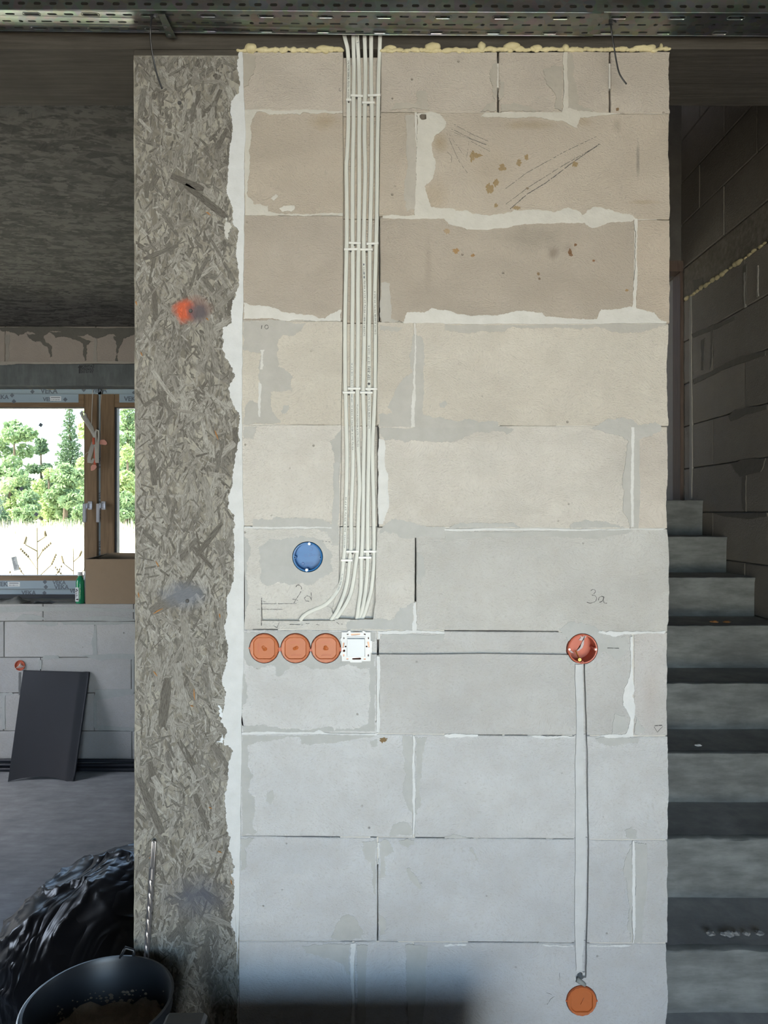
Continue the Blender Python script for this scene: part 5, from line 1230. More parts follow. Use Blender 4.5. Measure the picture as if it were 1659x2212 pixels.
# ------------------------------------------------------------------ installation boxes
def lid_box(key, label, mark, rot, slit=False):
    px, py, r = BOX[key]; R = r / S
    e, c = round_box('junction_box', px, py, DW, R, M['orange_rim'], None, label)
    n = 64; rr = random.Random(int(px)); lid = MB()
    # scalloped lid rim, then flat octagonal well
    ring0 = []; ring1 = []; ring2 = []; ring3 = []
    for k in range(n):
        a = 2 * math.pi * k / n; ra = R * (.985 + (.012 if k % 4 < 2 else -.012))
        oc = R * .80 / max(abs(math.cos(a)), abs(math.sin(a)), (abs(math.cos(a)) + abs(math.sin(a))) / 1.25) ; oc = min(oc, R * .83)
        oc = min(R * .84, (R * .72) / max(abs(math.cos(a)), abs(math.sin(a)) , .86))
        for ring, q, y in ((ring0, ra, -.0015), (ring1, ra - .001, -.0048), (ring2, oc + .0006, -.0042), (ring3, oc - .0009, -.0012)):
            ring.append((c.x + q * math.cos(a), DW + y, c.z + q * math.sin(a)))
    vs = ring0 + ring1 + ring2 + ring3 + [(c.x, DW - .0012, c.z)]
    fs = [(j * n + k, j * n + (k + 1) % n, (j + 1) * n + (k + 1) % n, (j + 1) * n + k) for j in range(3) for k in range(n)] + [(3 * n + k, 3 * n + (k + 1) % n, 4 * n) for k in range(n)]
    L = lid.add(vs, fs).build('lid', M['orange'], smooth=True, angle=25)
    parts = [L]
    teeth = MB()
    for k in range(30):
        a = 2 * math.pi * k / 30; teeth.lathe([(.0012, -.0030), (.0010, -.0052)], (c.x + R * .93 * math.cos(a), DW, c.z + R * .93 * math.sin(a)), 'y', 6)
    parts.append(tag(teeth.build('rim_teeth', M['orange_rim']), kind='stuff'))
    ears = MB()
    for s in (-1, 1): ears.box(c.x + s * R - .0025, c.x + s * R + .0025, DW - .003, DW + .004, c.z - .0015, c.z + .002)
    parts.append(tag(ears.build('side_ears', M['orange_rim']), kind='stuff'))
    kn = MB()
    if slit:
        Mx = Matrix.Translation((c.x + .002, DW - .0022, c.z - .001)) @ Matrix.Rotation(math.radians(28), 4, 'Y'); kn.box(-.0012, .0012, -.0005, .001, -.0085, .0085, M=Mx, bev=.0003)
    else:
        r_ = random.Random(int(px))
        for q in range(5): kn.lathe([(.0002, -.0022 - .0004 * q), (.0035, -.0020), (.0045, -.0010)], (c.x + r_.uniform(-.003, .003), DW, c.z + r_.uniform(-.003, .003)), 'y', 9, caps=False)
    parts.append(kn.build('centre_nub', M['orange'], smooth=True))
    if mark:
        v = c + Vector(mark[1]); t = txt('PU-460' if False else 'PU-60D', .0065, 829.5 + v.x * S, 1106 - (v.z - CZ) * S, DW - .0013, M['orange_rim'], None, name='embossed_mark', rot=rot)
        parts.append(t)
        ln = MB()
        Mx = Matrix.Translation((c.x, DW - .0016, c.z)) @ Matrix.Rotation(-rot, 4, 'Y')
        for q in range(2): ln.box(-.013, .011 - q * .006, -.0003, .0003, (-.013 - q * .0024) * (1 if rot == math.pi else 1) , -.0122 - q * .0024, M=Mx) if rot != math.pi else ln.box(-.011 + q * .004, .013, -.0003, .0003, .0125 + q * .0024 - .03, .0133 + q * .0024 - .03, M=Matrix.Translation((c.x, DW - .0016, c.z)))
        parts.append(ln.build('embossed_lines', M['orange_rim']))
    adopt(e, *parts); return e
lid_box('lid1', 'orange lidded junction box, leftmost of the row of three, mark turned sideways', ('PU', (-.012, 0, 0)), -math.pi / 2)
lid_box('lid2', 'orange lidded junction box in the middle of the row of three', ('PU', (-.002, 0, .013)), math.pi)
lid_box('lid3', 'orange lidded junction box next to the white light switch', ('PU', (-.002, 0, .013)), math.pi)
lid_box('low', 'orange lidded junction box low on the wall at the foot of the vertical groove', None, 0, True)
for px in (604.8, 671.3, 737):
    c = W(px, 1403.5); m = MB().box(c.x - .0030, c.x + .0030, DW - .003, DW + .006, c.z - .0035, c.z + .0035, bev=.0006)
    o = m.build('box_connector', M['red_box']); tag(o, {604.8: 'short orange clip joining the left and middle orange boxes', 671.3: 'short orange clip joining the middle and right orange boxes', 737: 'short orange clip between the right orange box and the light switch'}[px], 'connector', 'clips joining the orange boxes')
def screw(c, mat, r=.0033, y=0.0, name='screw'):
    m = MB().lathe([(r, y), (r, y - .001), (r * .8, y - .0017), (.0004, y - .0017)], c, 'y', 18, caps=False)
    o = m.build(name, mat, smooth=True, angle=30)
    k = MB().box(c.x - r * .55, c.x + r * .55, c.y + y - .0019, c.y + y - .00172, c.z - .0004, c.z + .0004).box(c.x - .0004, c.x + .0004, c.y + y - .0019, c.y + y - .00172, c.z - r * .55, c.z + r * .55).build('cross_slot', M['graphite'])
    adopt(o, k); return o
# blue box
px, py, r = BOX['blue']; e, c = round_box('junction_box', px, py, DW, r / S, M['blue'], None, 'open blue round junction box above the row of orange ones', depth=.030)
R = r / S
for (dx, dz) in ((.004, R * .885), (-.002, -R * .885)):
    adopt(e, MB().lathe([(.0045, .026), (.0045, -.0015), (.0034, -.0015)], c + Vector((dx, 0, dz)), 'y', 16).build('screw_post', M['blue'], smooth=True, angle=40)); adopt(e, screw(c + Vector((dx, 0, dz)), M['screw'], .0034, -.0016))
for s in (-1, 1): adopt(e, MB().lathe([(.0035, .026), (.0035, .0), (.0018, .0), (.0018, .008)], c + Vector((s * R * .87, 0, -.001)), 'y', 16, caps=False).build('screw_post', M['blue'], smooth=True, angle=40))
bl = MB(); yb = DW + .0270
bl.lathe([(.0035, 0), (.0045, 0), (.0045, -.0006), (.0035, -.0006)], Vector((c.x + .005, yb, c.z + .0165)), 'y', 20, caps=False)
bl.lathe([(.0028, 0), (.0036, 0), (.0036, -.0006), (.0028, -.0006)], Vector((c.x + .0045, yb, c.z + .0035)), 'y', 20, caps=False)
for q in range(3): bl.box(c.x - .008, c.x + .010, yb - .0006, yb, c.z - .015 - q * .0022, c.z - .0143 - q * .0022)
bl.lathe([(.0036, 0), (.0030, -.001), (.0005, -.001)], Vector((c.x - .014, yb, c.z - .018)), 'y', 16, caps=False)
adopt(e, bl.build('embossed_marks', plain('dark_blue_relief', (.03, .12, .33), .4)))
DBL = bpy.data.materials['dark_blue_relief']
for s_, u, w, z in (('P60', 676, 0, 1198), ('460V', 676, 0, 1202), ('CE', 700, 0, 1200)):
    adopt(e, txt(s_, .0065 if s_ == 'CE' else .0045, 664.5 + (u - 676) * .55 + (-4 if u < 700 else 0) + (.6 if u == 700 else 0), z, DW + .0268, DBL, None, name='embossed_mark'))
# open red box with a loose screw
px, py, r = BOX['red']; e, c = round_box('junction_box', px, py, DW, r / S, M['red_box'], None, 'open red-orange junction box at the right end of the horizontal groove', depth=.042)
R = r / S
for s in (-1, 1):
    adopt(e, screw(c + Vector((s * R * .885, 0, -.001)), M['screw'], .0028, -.0016)); adopt(e, MB().lathe([(.0042, .03), (.0042, -.001), (.003, -.0015)], c + Vector((s * R * .885, 0, -.001)), 'y', 14).build('screw_post', M['red_box'], smooth=True, angle=40))
    adopt(e, MB().lathe([(.0030, .03), (.0030, -.002), (.0015, -.002), (.0015, .006)], c + Vector((.0, 0, s * R * .90)), 'y', 14, caps=False).build('screw_post', M['red_box'], smooth=True, angle=40))
sp = MB()
def inbox(pts, y):
    n = len(pts); a = [(c.x + u * R, DW + y, c.z + v * R) for u, v in pts]; b = [(c.x + u * R, DW + y + .002, c.z + v * R) for u, v in pts]
    sp.add(a + b, [tuple(range(n))] + [(i, (i + 1) % n, n + (i + 1) % n, n + i) for i in range(n)])
inbox(jag([(.12, .78), (.2, .55), (.05, .40), (.25, .35), (.42, .5), (.40, .1), (.30, -.15), (.05, -.35), (-.1, -.35), (.15, -.1), (.22, .1), (.3, .3), (.5, .55), (.62, .68), (.3, .8)], .06, .1), .0375)
inbox(jag([(-.8, -.1), (-.7, -.3), (-.5, -.45), (-.3, -.5), (-.45, -.35), (-.65, -.2)], .04, .1), .034)
adopt(e, sp.build('plaster_splash', M['mortar'], color=(.55, .5, .5)))
sc_c = W(1251, 1424); sc_c.y = DW - .004
tl_ = MB().tube([sc_c + Vector((0, 0, 0)), sc_c + Vector((0, .034, .014))], .0018, 8).build('screw_shaft', M['brass'])
lo = screw(sc_c, M['brass'], .0044, 0, 'loose_screw'); tag(lo, 'brass coloured screw sticking out of the open red-orange box', 'screw'); adopt(lo, tl_)
hl = lo
# small round of pipe showing above the lowest box
sp_ = MB().tube([W(1246, 2116, DW - .003), W(1253, 2120, DW - .004), W(1264, 2128, DW - .003)], .0055, 8, radii=[.006, .006, .004]).build('mortar_plug', M['mortar'], wall_front, smooth=True, color=(.28, .29, .28))

# ---- light switch without its frame
px, py, r = BOX['sw']
sw_ = empty('light_switch', W(770, 1394)); tag(sw_, 'white light switch insert without cover frame at the right end of the box row', 'light switch')
def plate(name, outline, holes, y0, th, mat):
    """flat plate with real holes; points in picture pixels"""
    cu = bpy.data.curves.new('pl', 'CURVE'); cu.dimensions = '2D'; cu.fill_mode = 'BOTH'; cu.extrude = th / 2
    for ring in [outline] + holes:
        sp = cu.splines.new('POLY'); sp.points.add(len(ring) - 1); sp.use_cyclic_u = True
        for q, (x, y) in zip(sp.points, ring): q.co = ((x - 829.5) / S, -(y - 1106) / S, 0, 1)
    t = bpy.data.objects.new('pl', cu); COL.objects.link(t); dg = bpy.context.evaluated_depsgraph_get()
    me = bpy.data.meshes.new_from_object(t.evaluated_get(dg)); bpy.data.objects.remove(t); bpy.data.curves.remove(cu)
    me.materials.clear(); me.materials.append(mat); me.name = name
    me.transform(Matrix.Translation((0, y0 + th / 2, CZ)) @ Matrix.Rotation(math.pi / 2, 4, 'X'))
    return link(name, me)
def zr_(u, v): return (730 + u / 12.762, 1340 + v / 12.762)
def rect(u0, v0, u1, v1): return [zr_(u0, v0), zr_(u1, v0), zr_(u1, v1), zr_(u0, v1)]
out = [zr_(u, v) for u, v in ((105, 315), (258, 315), (300, 270), (355, 272), (350, 315), (690, 315), (662, 278), (730, 280), (765, 315), (900, 315), (905, 545), (940, 548), (938, 878), (905, 875), (900, 1108), (660, 1110), (660, 1145), (345, 1145), (330, 1110), (108, 1108), (105, 960), (70, 940), (72, 890), (100, 850), (100, 560), (75, 545), (80, 490), (105, 460))]
def slot(u0, v0, u1, v1, w, n=8):
    """curved keyhole slot: pair of arcs"""
    a = math.atan2(v1 - v0, u1 - u0); r = w / 2; pts = []
    for k in range(n + 1): t = a + math.pi / 2 + math.pi * k / n; pts.append(zr_(u0 + r * math.cos(t), v0 + r * math.sin(t)))
    for k in range(n + 1): t = a - math.pi / 2 + math.pi * k / n; pts.append(zr_(u1 + r * .8 * math.cos(t), v1 + r * .8 * math.sin(t)))
    return pts
holes = [rect(245, 350, 295, 390), rect(718, 350, 770, 390), rect(150, 450, 182, 500), rect(828, 450, 860, 500), rect(145, 920, 180, 975), rect(822, 925, 858, 980), rect(235, 1030, 290, 1065), rect(712, 1035, 768, 1068),
         slot(385, 380, 600, 365, 48), slot(615, 1042, 415, 1048, 48), slot(837, 595, 855, 715, 48), slot(160, 620, 150, 730, 42),
         [zr_(216 + 26 * math.cos(k * .7), 708 + 22 * math.sin(k * .7)) for k in range(9)], [zr_(793 + 26 * math.cos(k * .7), 708 + 22 * math.sin(k * .7)) for k in range(9)], [zr_(170 + 36 * math.cos(k * .7), 825 + 34 * math.sin(k * .7)) for k in range(9)],
         rect(255, 465, 762, 1005)]
fr = plate('support_frame', out, holes, DW - .0065, .0022, M['white_plastic'])
inner = plate('inner_housing', rect(245, 440, 765, 1000), [rect(262, 462, 748, 975)], DW - .0085, .006, M['white_plastic'])
hs_ = MB(); c0 = W(*zr_(505, 720)); hs_.box(c0.x - .021, c0.x + .021, DW - .002, DW + .03, c0.z - .022, c0.z + .022).build
ins = MB().box(c0.x - .0205, c0.x + .0205, DW - .003, DW + .028, c0.z - .021, c0.z + .021).build('mechanism', M['white_plastic'])
a_, b_ = W(*zr_(258, 492)), W(*zr_(742, 972))
btn = MB().add([(a_.x, DW - .0100, a_.z), (b_.x, DW - .0100, a_.z), (b_.x, DW - .0135, b_.z), (a_.x, DW - .0135, b_.z), (a_.x, DW - .004, a_.z), (b_.x, DW - .004, a_.z), (b_.x, DW - .004, b_.z), (a_.x, DW - .004, b_.z)],
               [(0, 1, 2, 3), (4, 5, 6, 7), (0, 1, 5, 4), (1, 2, 6, 5), (2, 3, 7, 6), (3, 0, 4, 7)]).build('rocker', M['white_plastic'])
bv = btn.modifiers.new('bevel', 'BEVEL'); bv.width = .0006; bv.segments = 2
adopt(sw_, fr, inner, ins, btn)
for (u, v) in ((150, 768), (850, 768)):
    adopt(sw_, screw(Vector((W(*zr_(u, v)).x, DW - .0064, W(*zr_(u, v)).z)), M['screw'], .0026, 0))
cpw = MB()                                               # copper and red parts glimpsed through the slots
for (u0, v0, u1, v1, k_) in ((370, 385, 620, 360, 0), (835, 570, 860, 720, 1), (150, 600, 150, 740, 0), (140, 920, 185, 980, 0), (230, 1030, 300, 1070, 0), (705, 1030, 775, 1070, 0)):
    p0, p1 = W(*zr_(min(u0, u1) - 12, min(v0, v1) - 14)), W(*zr_(max(u0, u1) + 12, max(v0, v1) + 14)); cpw.box(p0.x, p1.x, DW - .0035, DW - .0025, p1.z, p0.z)
adopt(sw_, tag(cpw.build('copper_contact', M['copper']), kind='stuff'))
cu_ = MB().lathe([(31 / S, .042), (31 / S, -.001), (29.5 / S, -.001), (29 / S, .04), (.0005, .04)], W(770, 1396), 'y', 40, caps=False).build('back_box', M['orange_rim'], smooth=True, angle=35); adopt(sw_, cu_)

# ------------------------------------------------------------------ flat cables in the chase
cab = [
 [(743.5, 60), (743.5, 77), (747, 93), (750.7, 106), (752, 125), (752.5, 160), (752, 210), (752, 250), (751, 290), (749, 330), (747.5, 352), (748, 400), (748.5, 460), (748, 536), (746, 620), (744.7, 700), (745, 820), (746, 850), (747.6, 920), (748.8, 980), (748, 1040), (745.4, 1120), (744, 1180), (741, 1215), (737.5, 1250), (733, 1268), (726.6, 1280), (716, 1294), (705, 1305), (690.5, 1313), (676, 1319), (664, 1325), (655, 1332), (648, 1341)],
 [(763.5, 60), (763.5, 77), (764, 150), (763, 214), (763, 270), (761.5, 330), (761, 400), (761, 500), (761.5, 600), (760.5, 700), (760, 800), (759.5, 850), (760.5, 920), (762, 1000), (760, 1060), (758, 1120), (758, 1180), (754.4, 1215), (750.8, 1250), (747, 1270), (741, 1290), (734, 1308), (726, 1324), (714.6, 1341)],
 [(770.5, 60), (771.5, 77), (774, 120), (775, 150), (776, 210), (775.5, 300), (775.5, 400), (774.5, 500), (773, 600), (773, 700), (772, 830), (772, 900), (773, 960), (775, 1010), (776, 1060), (773.5, 1120), (772.5, 1180), (768.5, 1215), (764, 1250), (758, 1280), (749, 1302), (738, 1320), (722.5, 1341)],
 [(787.6, 60), (787.6, 77), (789, 130), (789, 160), (788, 220), (787, 290), (788.4, 350), (788, 400), (786, 480), (785.5, 560), (788, 640), (787, 700), (785, 800), (784, 840), (785, 880), (786.4, 930), (785, 1000), (784.5, 1060), (784, 1120), (782, 1180), (780, 1215), (780, 1250), (778.5, 1280), (775, 1305), (770.5, 1339)],
 [(802, 60), (802, 77), (801.5, 130), (801.5, 170), (803, 230), (803, 270), (802.5, 350), (801.5, 400), (800, 460), (798.5, 530), (798, 620), (797, 700), (797, 830), (797.3, 900), (796.5, 960), (795, 1050), (794, 1120), (794, 1215), (792, 1250), (789, 1280), (785, 1305), (777, 1339)],
 [(822, 60), (821.4, 77), (820, 110), (818, 150), (817, 200), (816, 270), (815, 330), (814.5, 400), (814, 460), (811.5, 560), (809.5, 640), (811, 700), (810.7, 820), (810, 850), (806.4, 920), (804.5, 960), (805, 1020), (807, 1080), (807.4, 1120), (808, 1180), (808, 1215), (805, 1250), (801, 1280), (794, 1305), (789, 1322), (781.5, 1339)]]
def smooth_path(P, per=4):
    out = []
    for i in range(len(P) - 1):
        p0, p1, p2, p3 = P[max(i - 1, 0)], P[i], P[i + 1], P[min(i + 2, len(P) - 1)]
        for k in range(per):
            t = k / per; out.append(tuple(.5 * ((2 * b) + (-a + c_) * t + (2 * a - 5 * b + 4 * c_ - d) * t * t + (-a + 3 * b - 3 * c_ + d) * t ** 3) for a, b, c_, d in zip(p0, p1, p2, p3)))
    return out + [tuple(P[-1])]
CY = DW + .0125
cable_lab = ['leftmost flat white cable in the chase, swinging far left at its lower end', 'second flat white cable from the left in the chase', 'third flat white cable from the left in the chase', 'fourth flat white cable from the left, nearly straight to its end', 'fifth flat white cable from the left, printed with CE mark', 'rightmost flat white cable along the right edge of the chase']
cab_objs = []
def cyat(i, py):
    """depth of the cable centre: deeper at the lower end, in front of the beam at the top"""
    y = DW + .0135 - (.0008 if i in (2, 5) else 0)
    if py < 125: y -= min(1, (125 - py) / 30) * .020
    if py > 1290: y -= .002
    if i == 0 and py > 1245: y -= min(1, (py - 1245) / 50) * .0085
    if i in (1, 2) and py > 1280: y -= min(1, (py - 1280) / 40) * .003
    return y
for i, P in enumerate(cab):
    P = smooth_path([(a, b) for a, b in P]); pts = []
    for (px, py) in P:
        y = cyat(i, py); v = W(px, py); pts.append(Vector((v.x, y, v.z)))
    # upward end runs on to the tray above
    m = MB(); n = 12; prof = []
    w, th = .0047, .0027
    for k in range(n):                                   # stadium section
        a = 2 * math.pi * k / n; ca, sa = math.cos(a), math.sin(a)
        prof.append((math.copysign(abs(ca) ** .55, ca) * w, math.copysign(abs(sa) ** .5, sa) * th))
    vs = []
    for q, p in enumerate(pts):
        t = (pts[min(q + 1, len(pts) - 1)] - pts[max(q - 1, 0)]).normalized(); f = Vector((0, 1, 0)); sd = t.cross(f).normalized()
        nn = sd.cross(t).normalized()
        for a, b in prof: vs.append(p + sd * a + nn * b)
    fs = [(q * n + k, q * n + (k + 1) % n, (q + 1) * n + (k + 1) % n, (q + 1) * n + k) for q in range(len(pts) - 1) for k in range(n)] + [tuple(range(n))[::-1], tuple((len(pts) - 1) * n + k for k in range(n))]
    o = m.add(vs, fs).build('flat_cable', M['cable'], smooth=True, angle=50); tag(o, cable_lab[i], 'cable', 'flat cables in the wall chase'); cab_objs.append((o, P))
def xat(i, py):
    P = cab_objs[i][1]
    for a, b in zip(P, P[1:]):
        if a[1] <= py <= b[1]: return a[0] + (b[0] - a[0]) * (py - a[1]) / (b[1] - a[1] + 1e-9)
    return P[-1][0]
def cprint(i, py0, py1, s, size=.0062, faint=False, up=True):
    """lettering along cable i between two heights, reading upward, bent to follow the cable"""
    cu = bpy.data.curves.new('txt', 'FONT'); cu.body = s; cu.size = 1; cu.align_y = 'CENTER'; cu.resolution_u = 1
    tmp = bpy.data.objects.new('txt', cu); COL.objects.link(tmp); dg = bpy.context.evaluated_depsgraph_get()
    me = bpy.data.meshes.new_from_object(tmp.evaluated_get(dg)); bpy.data.objects.remove(tmp); bpy.data.curves.remove(cu)
    me.materials.clear(); me.materials.append(M['grey_ink'] if faint else M['black_ink']); me.name = 'cable_print'
    xs = [v.co.x for v in me.vertices]; L = max(xs); lo_, hi_ = min(py0, py1), max(py0, py1)
    for v in me.vertices:
        t = v.co.x / L; py = hi_ - (hi_ - lo_) * t if up else lo_ + (hi_ - lo_) * t
        sg = -1 if up else 1
        off = v.co.y * size * sg
        w_ = W(xat(i, py), py); y = cyat(i, py) - .00285
        v.co = (w_.x + off, y, w_.z)
    o = link('cable_print', me); o.parent = cab_objs[i][0]; return o
cprint(4, 740, 797, '22/25  K', .0062); 
cprint(4, 774, 786, 'CE', .0075) if False else None
bpy.data.objects.remove(cab_objs[4][0].children[0])
cprint(4, 743, 764, '22/25 K', .0055); cprint(4, 769, 785, 'CE 17', .0078); cprint(4, 790, 820, 'SEP-BBJ', .0085); cprint(4, 824, 833, '\u2666', .0065)
cprint(4, 850, 925, '2x5500 DAMB YDYp 20 3x1.5', .0052)
cprint(3, 566, 724, '2x2540 DBBU YDYp 20 3x1.5 YDYp 450/750 V', .0048); cprint(3, 566, 600, 'II I', .004, True) 
cprint(1, 781, 838, '22/25 . CE 17 K', .005, True); cprint(1, 849, 868, 'SEP-BBJ', .0052, True); cprint(1, 874, 972, 'YDYp 3x1.5 450/750 V 0043 m', .0048)
cprint(2, 872, 965, 'YDYpzo 3x1.5 450/750 V 0117 m', .0046)
cprint(5, 626, 720, 'DRUT DAMB YDYp 20 3x1.5', .0048)
cprint(0, 92, 210, 'TELEFONIKA KABLE FE 180 YDYp 3x1.5', .0055) if False else cprint(0, 100, 205, '0215 m  YDYp  KABEL B2ca 3x2.5  FE 180', .0055)
cprint(2, 80, 112, 'KABEL YDYp', .0055)
cprint(0, 1074, 1150, '3x2.5 YDYp 27 17 III', .005); cprint(0, 1155, 1185, '450/750', .0045, True); cprint(0, 1240, 1276, 'SEP-BBJ YDYp', .0048, True)

# white straps across pairs of cables
tiers = [('top clip row', [(747, 758.5, 211), (757, 784, 202), (782, 809, 217), (794, 822, 201)]), ('second clip row from the top', [(742.5, 772, 535.5), (752.5, 779, 522), (777.5, 805, 536), (791, 818, 523)]),
         ('third clip row from the top', [(739.5, 767, 846.7), (750.5, 779, 838), (777, 805, 846.7), (789, 816, 839)]), ('lowest clip row', [(736, 761.5, 1211), (747, 775, 1192), (774, 802.6, 1205), (785, 813.5, 1192)])]
ordn = ['leftmost', 'second from the left', 'third from the left', 'rightmost']
for tn, L_ in tiers:
    for k, (x0, x1, y) in enumerate(L_):
        a, b = W(x0, y), W(x1, y); h = .0026; tilt = {0: .0, 1: -.0012, 2: .0, 3: .0014}[k] if y < 560 else 0
        yf = DW + .0135 - .0047
        e = MB(); Mx = Matrix.Translation(((a.x + b.x) / 2, yf, a.z)) @ Matrix.Rotation(math.atan2(tilt, (b.x - a.x)) * -1, 4, 'Y'); hw = (b.x - a.x) / 2
        e.box(-hw, hw, -.0011, .0007, -h, h, M=Mx, bev=.0005)
        for s in (-1, 1): e.box(s * hw - .0012 if s > 0 else -hw, hw if s > 0 else -hw + .0012, 0, .0085, -h, h, M=Mx)
        o = e.build('cable_clip', M['clip']); tag(o, f'white plastic cable clip, {ordn[k]} in the {tn}', 'clip', 'white clips holding the flat cables')
        nl = MB().lathe([(.0018, .0011), (.0024, -.001), (.0016, -.0022), (.0003, -.0022)], Vector(((a.x + b.x) / 2, yf + .002, a.z - h - .0016)), 'y', 10, caps=False).build('nail', M['graphite']); adopt(o, nl)

# ------------------------------------------------------------------ perforated cable tray
def tray(name, px0, px1, label, d0, lift, seed):
    """channel under the ceiling: perforated bottom and front side; px along the front edge"""
    e = empty(name, (0, 0, 0))
    yf, yb = 1.555 + lift, 1.640 - lift
    def edge(px, D, kind):                               # heights that give the slight sag seen in the picture
        if kind == 'f': py = 19.5 + (px / 830) * 5.5 if px < 830 else 25 + (px - 830) / 830 * 4.5
        else: py = 65.5 + (px / 830) * 9.5 if px < 830 else 75 + (px - 830) / 830 * 4.0
        return CZ - (py - 1106) * D / F
    r = random.Random(seed)
    # bottom: param u along length, v across 0..1
    x0, x1 = X(px0, yf), X(px1, yf)
    def P(x, v, off=0.0):
        pxf = 829.5 + x / yf * F; zf = edge(pxf, yf, 'f'); pxb = 829.5 + x / yb * F; zb = edge(pxb, yb, 'b')
        return Vector((x, yf + (yb - yf) * v, zf + (zb - zf) * v + off + lift))
    def sheet(u0, u1, v0, v1, slots, fn, th, nm):
        cu = bpy.data.curves.new('pl', 'CURVE'); cu.dimensions = '2D'; cu.fill_mode = 'BOTH'; cu.extrude = th / 2
        n = max(2, int((u1 - u0) / .04)); ring = [(u0 + (u1 - u0) * k / n, v0) for k in range(n + 1)] + [(u1 - (u1 - u0) * k / n, v1) for k in range(n + 1)]
        for rg in [ring] + slots:
            sp = cu.splines.new('POLY'); sp.points.add(len(rg) - 1); sp.use_cyclic_u = True
            for q, (x, y) in zip(sp.points, rg): q.co = (x, y, 0, 1)
        t = bpy.data.objects.new('pl', cu); COL.objects.link(t); dg = bpy.context.evaluated_depsgraph_get()
        me = bpy.data.meshes.new_from_object(t.evaluated_get(dg)); bpy.data.objects.remove(t); bpy.data.curves.remove(cu)
        for v in me.vertices: v.co = fn(v.co.x, v.co.y, v.co.z)
        me.materials.clear(); me.materials.append(M['steel']); me.name = nm; me.update(); o = link(nm, me); o.parent = e; return o
    Wd = yb - yf
    def sl(cx, cy, L, w, n=4):
        r_ = w / 2; pts = []
        for k in range(n + 1): t = math.pi / 2 + math.pi * k / n; pts.append((cx - L / 2 + r_ + r_ * math.cos(t), cy + r_ * math.sin(t)))
        for k in range(n + 1): t = -math.pi / 2 + math.pi * k / n; pts.append((cx + L / 2 - r_ + r_ * math.cos(t), cy + r_ * math.sin(t)))
        return pts
    slots = []; lips = []
    k0 = int(x0 / .13) - 1
    x = k0 * .13
    while x < x1 + .13:
        for (dx, v, L, w) in ((0, .20, .034, .0065), (.045, .20, .021, .0065), (.082, .20, .021, .0065), (0.02, .53, .024, .0052), (.060, .53, .020, .0052), (.092, .53, .0095, .0085), (-.018 + .02 + .115, .53, .018, .0052), (-.01, .86, .030, .006), (.032, .86, .021, .006), (.073, .86, .021, .006)):
            c_ = x + dx
            if c_ - L / 2 > x0 + .006 and c_ + L / 2 < x1 - .006: slots.append(sl(c_, v * Wd, L, w)); lips.append((c_, v * Wd, L, w))
        x += .13
    sheet(x0, x1, 0, Wd, slots, lambda a, b, c_: P(a, b / Wd, c_), .0012, 'tray_bottom')
    H = .060; ss = []
    x = int(x0 / .0345) * .0345 - .0345
    while x < x1 + .04:
        for z in (.0125, .031, .049):
            if x - .01 > x0 + .004 and x + .01 < x1 - .004: ss.append(sl(x, z, .0165, .0068))
        x += .0345
    sheet(x0, x1, 0.0, H, ss, lambda a, b, c_: Vector((a, yf - .0006 + c_, P(a, 0).z + b)), .0012, 'tray_side')
    sheet(x0, x1, 0.0, H * .9, [[(q[0], q[1] * .9) for q in s] for s in ss], lambda a, b, c_: Vector((a, yb + .0006 + c_, P(a, 1).z + b)), .0012, 'tray_side')
    m = MB(); n = 40
    m.tube([P(x0 + (x1 - x0) * k / n, 0, -.0002) for k in range(n + 1)], .0016, 6); m.tube([P(x0 + (x1 - x0) * k / n, 1, -.0002) for k in range(n + 1)], .0014, 6)
    o = m.build('folded_edge', M['steel'], smooth=True); o.parent = e
    # pressed ridges round the longest slots
    rm = MB()
    for (c_, v, L, w) in lips:
        if L > .029:
            ring = sl(c_, v, L + .006, w + .006, 6); rm.tube([P(a, b / Wd, -.0008) for a, b in ring] + [P(ring[0][0], ring[0][1] / Wd, -.0008)], .0007, 4, caps=False)
    o = tag(rm.build('pressed_ridge', M['steel']), kind='stuff'); o.parent = e
    return tag(e, label, 'cable tray', 'cable tray run above the wall')
tray('cable_tray', -260, 1305, 'perforated steel cable tray, the long left length above the wall', 0, 0, 1)
tray('cable_tray', 1290, 1950, 'perforated steel cable tray, the right length whose end starts beyond the joint', 0, .0016, 2)
# hanger bracket, bolts, black ties
bk = MB(); pts = [(343, 27), (356, 27), (381, 78), (372, 78), (360, 76)]
D0 = [1.558, 1.558, 1.645, 1.645, 1.64]
a = [W(x, y, d) + Vector((0, 0, -.003)) for (x, y), d in zip(pts, D0)]; b_ = [v + Vector((0, 0, -.002)) for v in a]
bk.add(a + b_, [(0, 1, 2, 3, 4), (9, 8, 7, 6, 5)] + [(i, (i + 1) % 5, 5 + (i + 1) % 5, 5 + i) for i in range(5)])
bo = bk.build('tray_bracket', M['steel']); tag(bo, 'triangular steel bracket under the cable tray beside the left black tie', 'bracket')
for (px, py, D) in ((357, 52, 1.60), (366, 70, 1.632)):
    c = W(px, py, D) + Vector((0, 0, -.006)); adopt(bo, MB().lathe([(.0035, 0), (.0035, -.002)], c, n=12).build('bolt', M['graphite']))
c = W(340, 30, 1.565) + Vector((0, 0, -.006)); adopt(bo, MB().lathe([(.009, .002), (.009, 0), (.005, -.001), (.005, -.005)], c, n=6).build('nut', M['steel']))
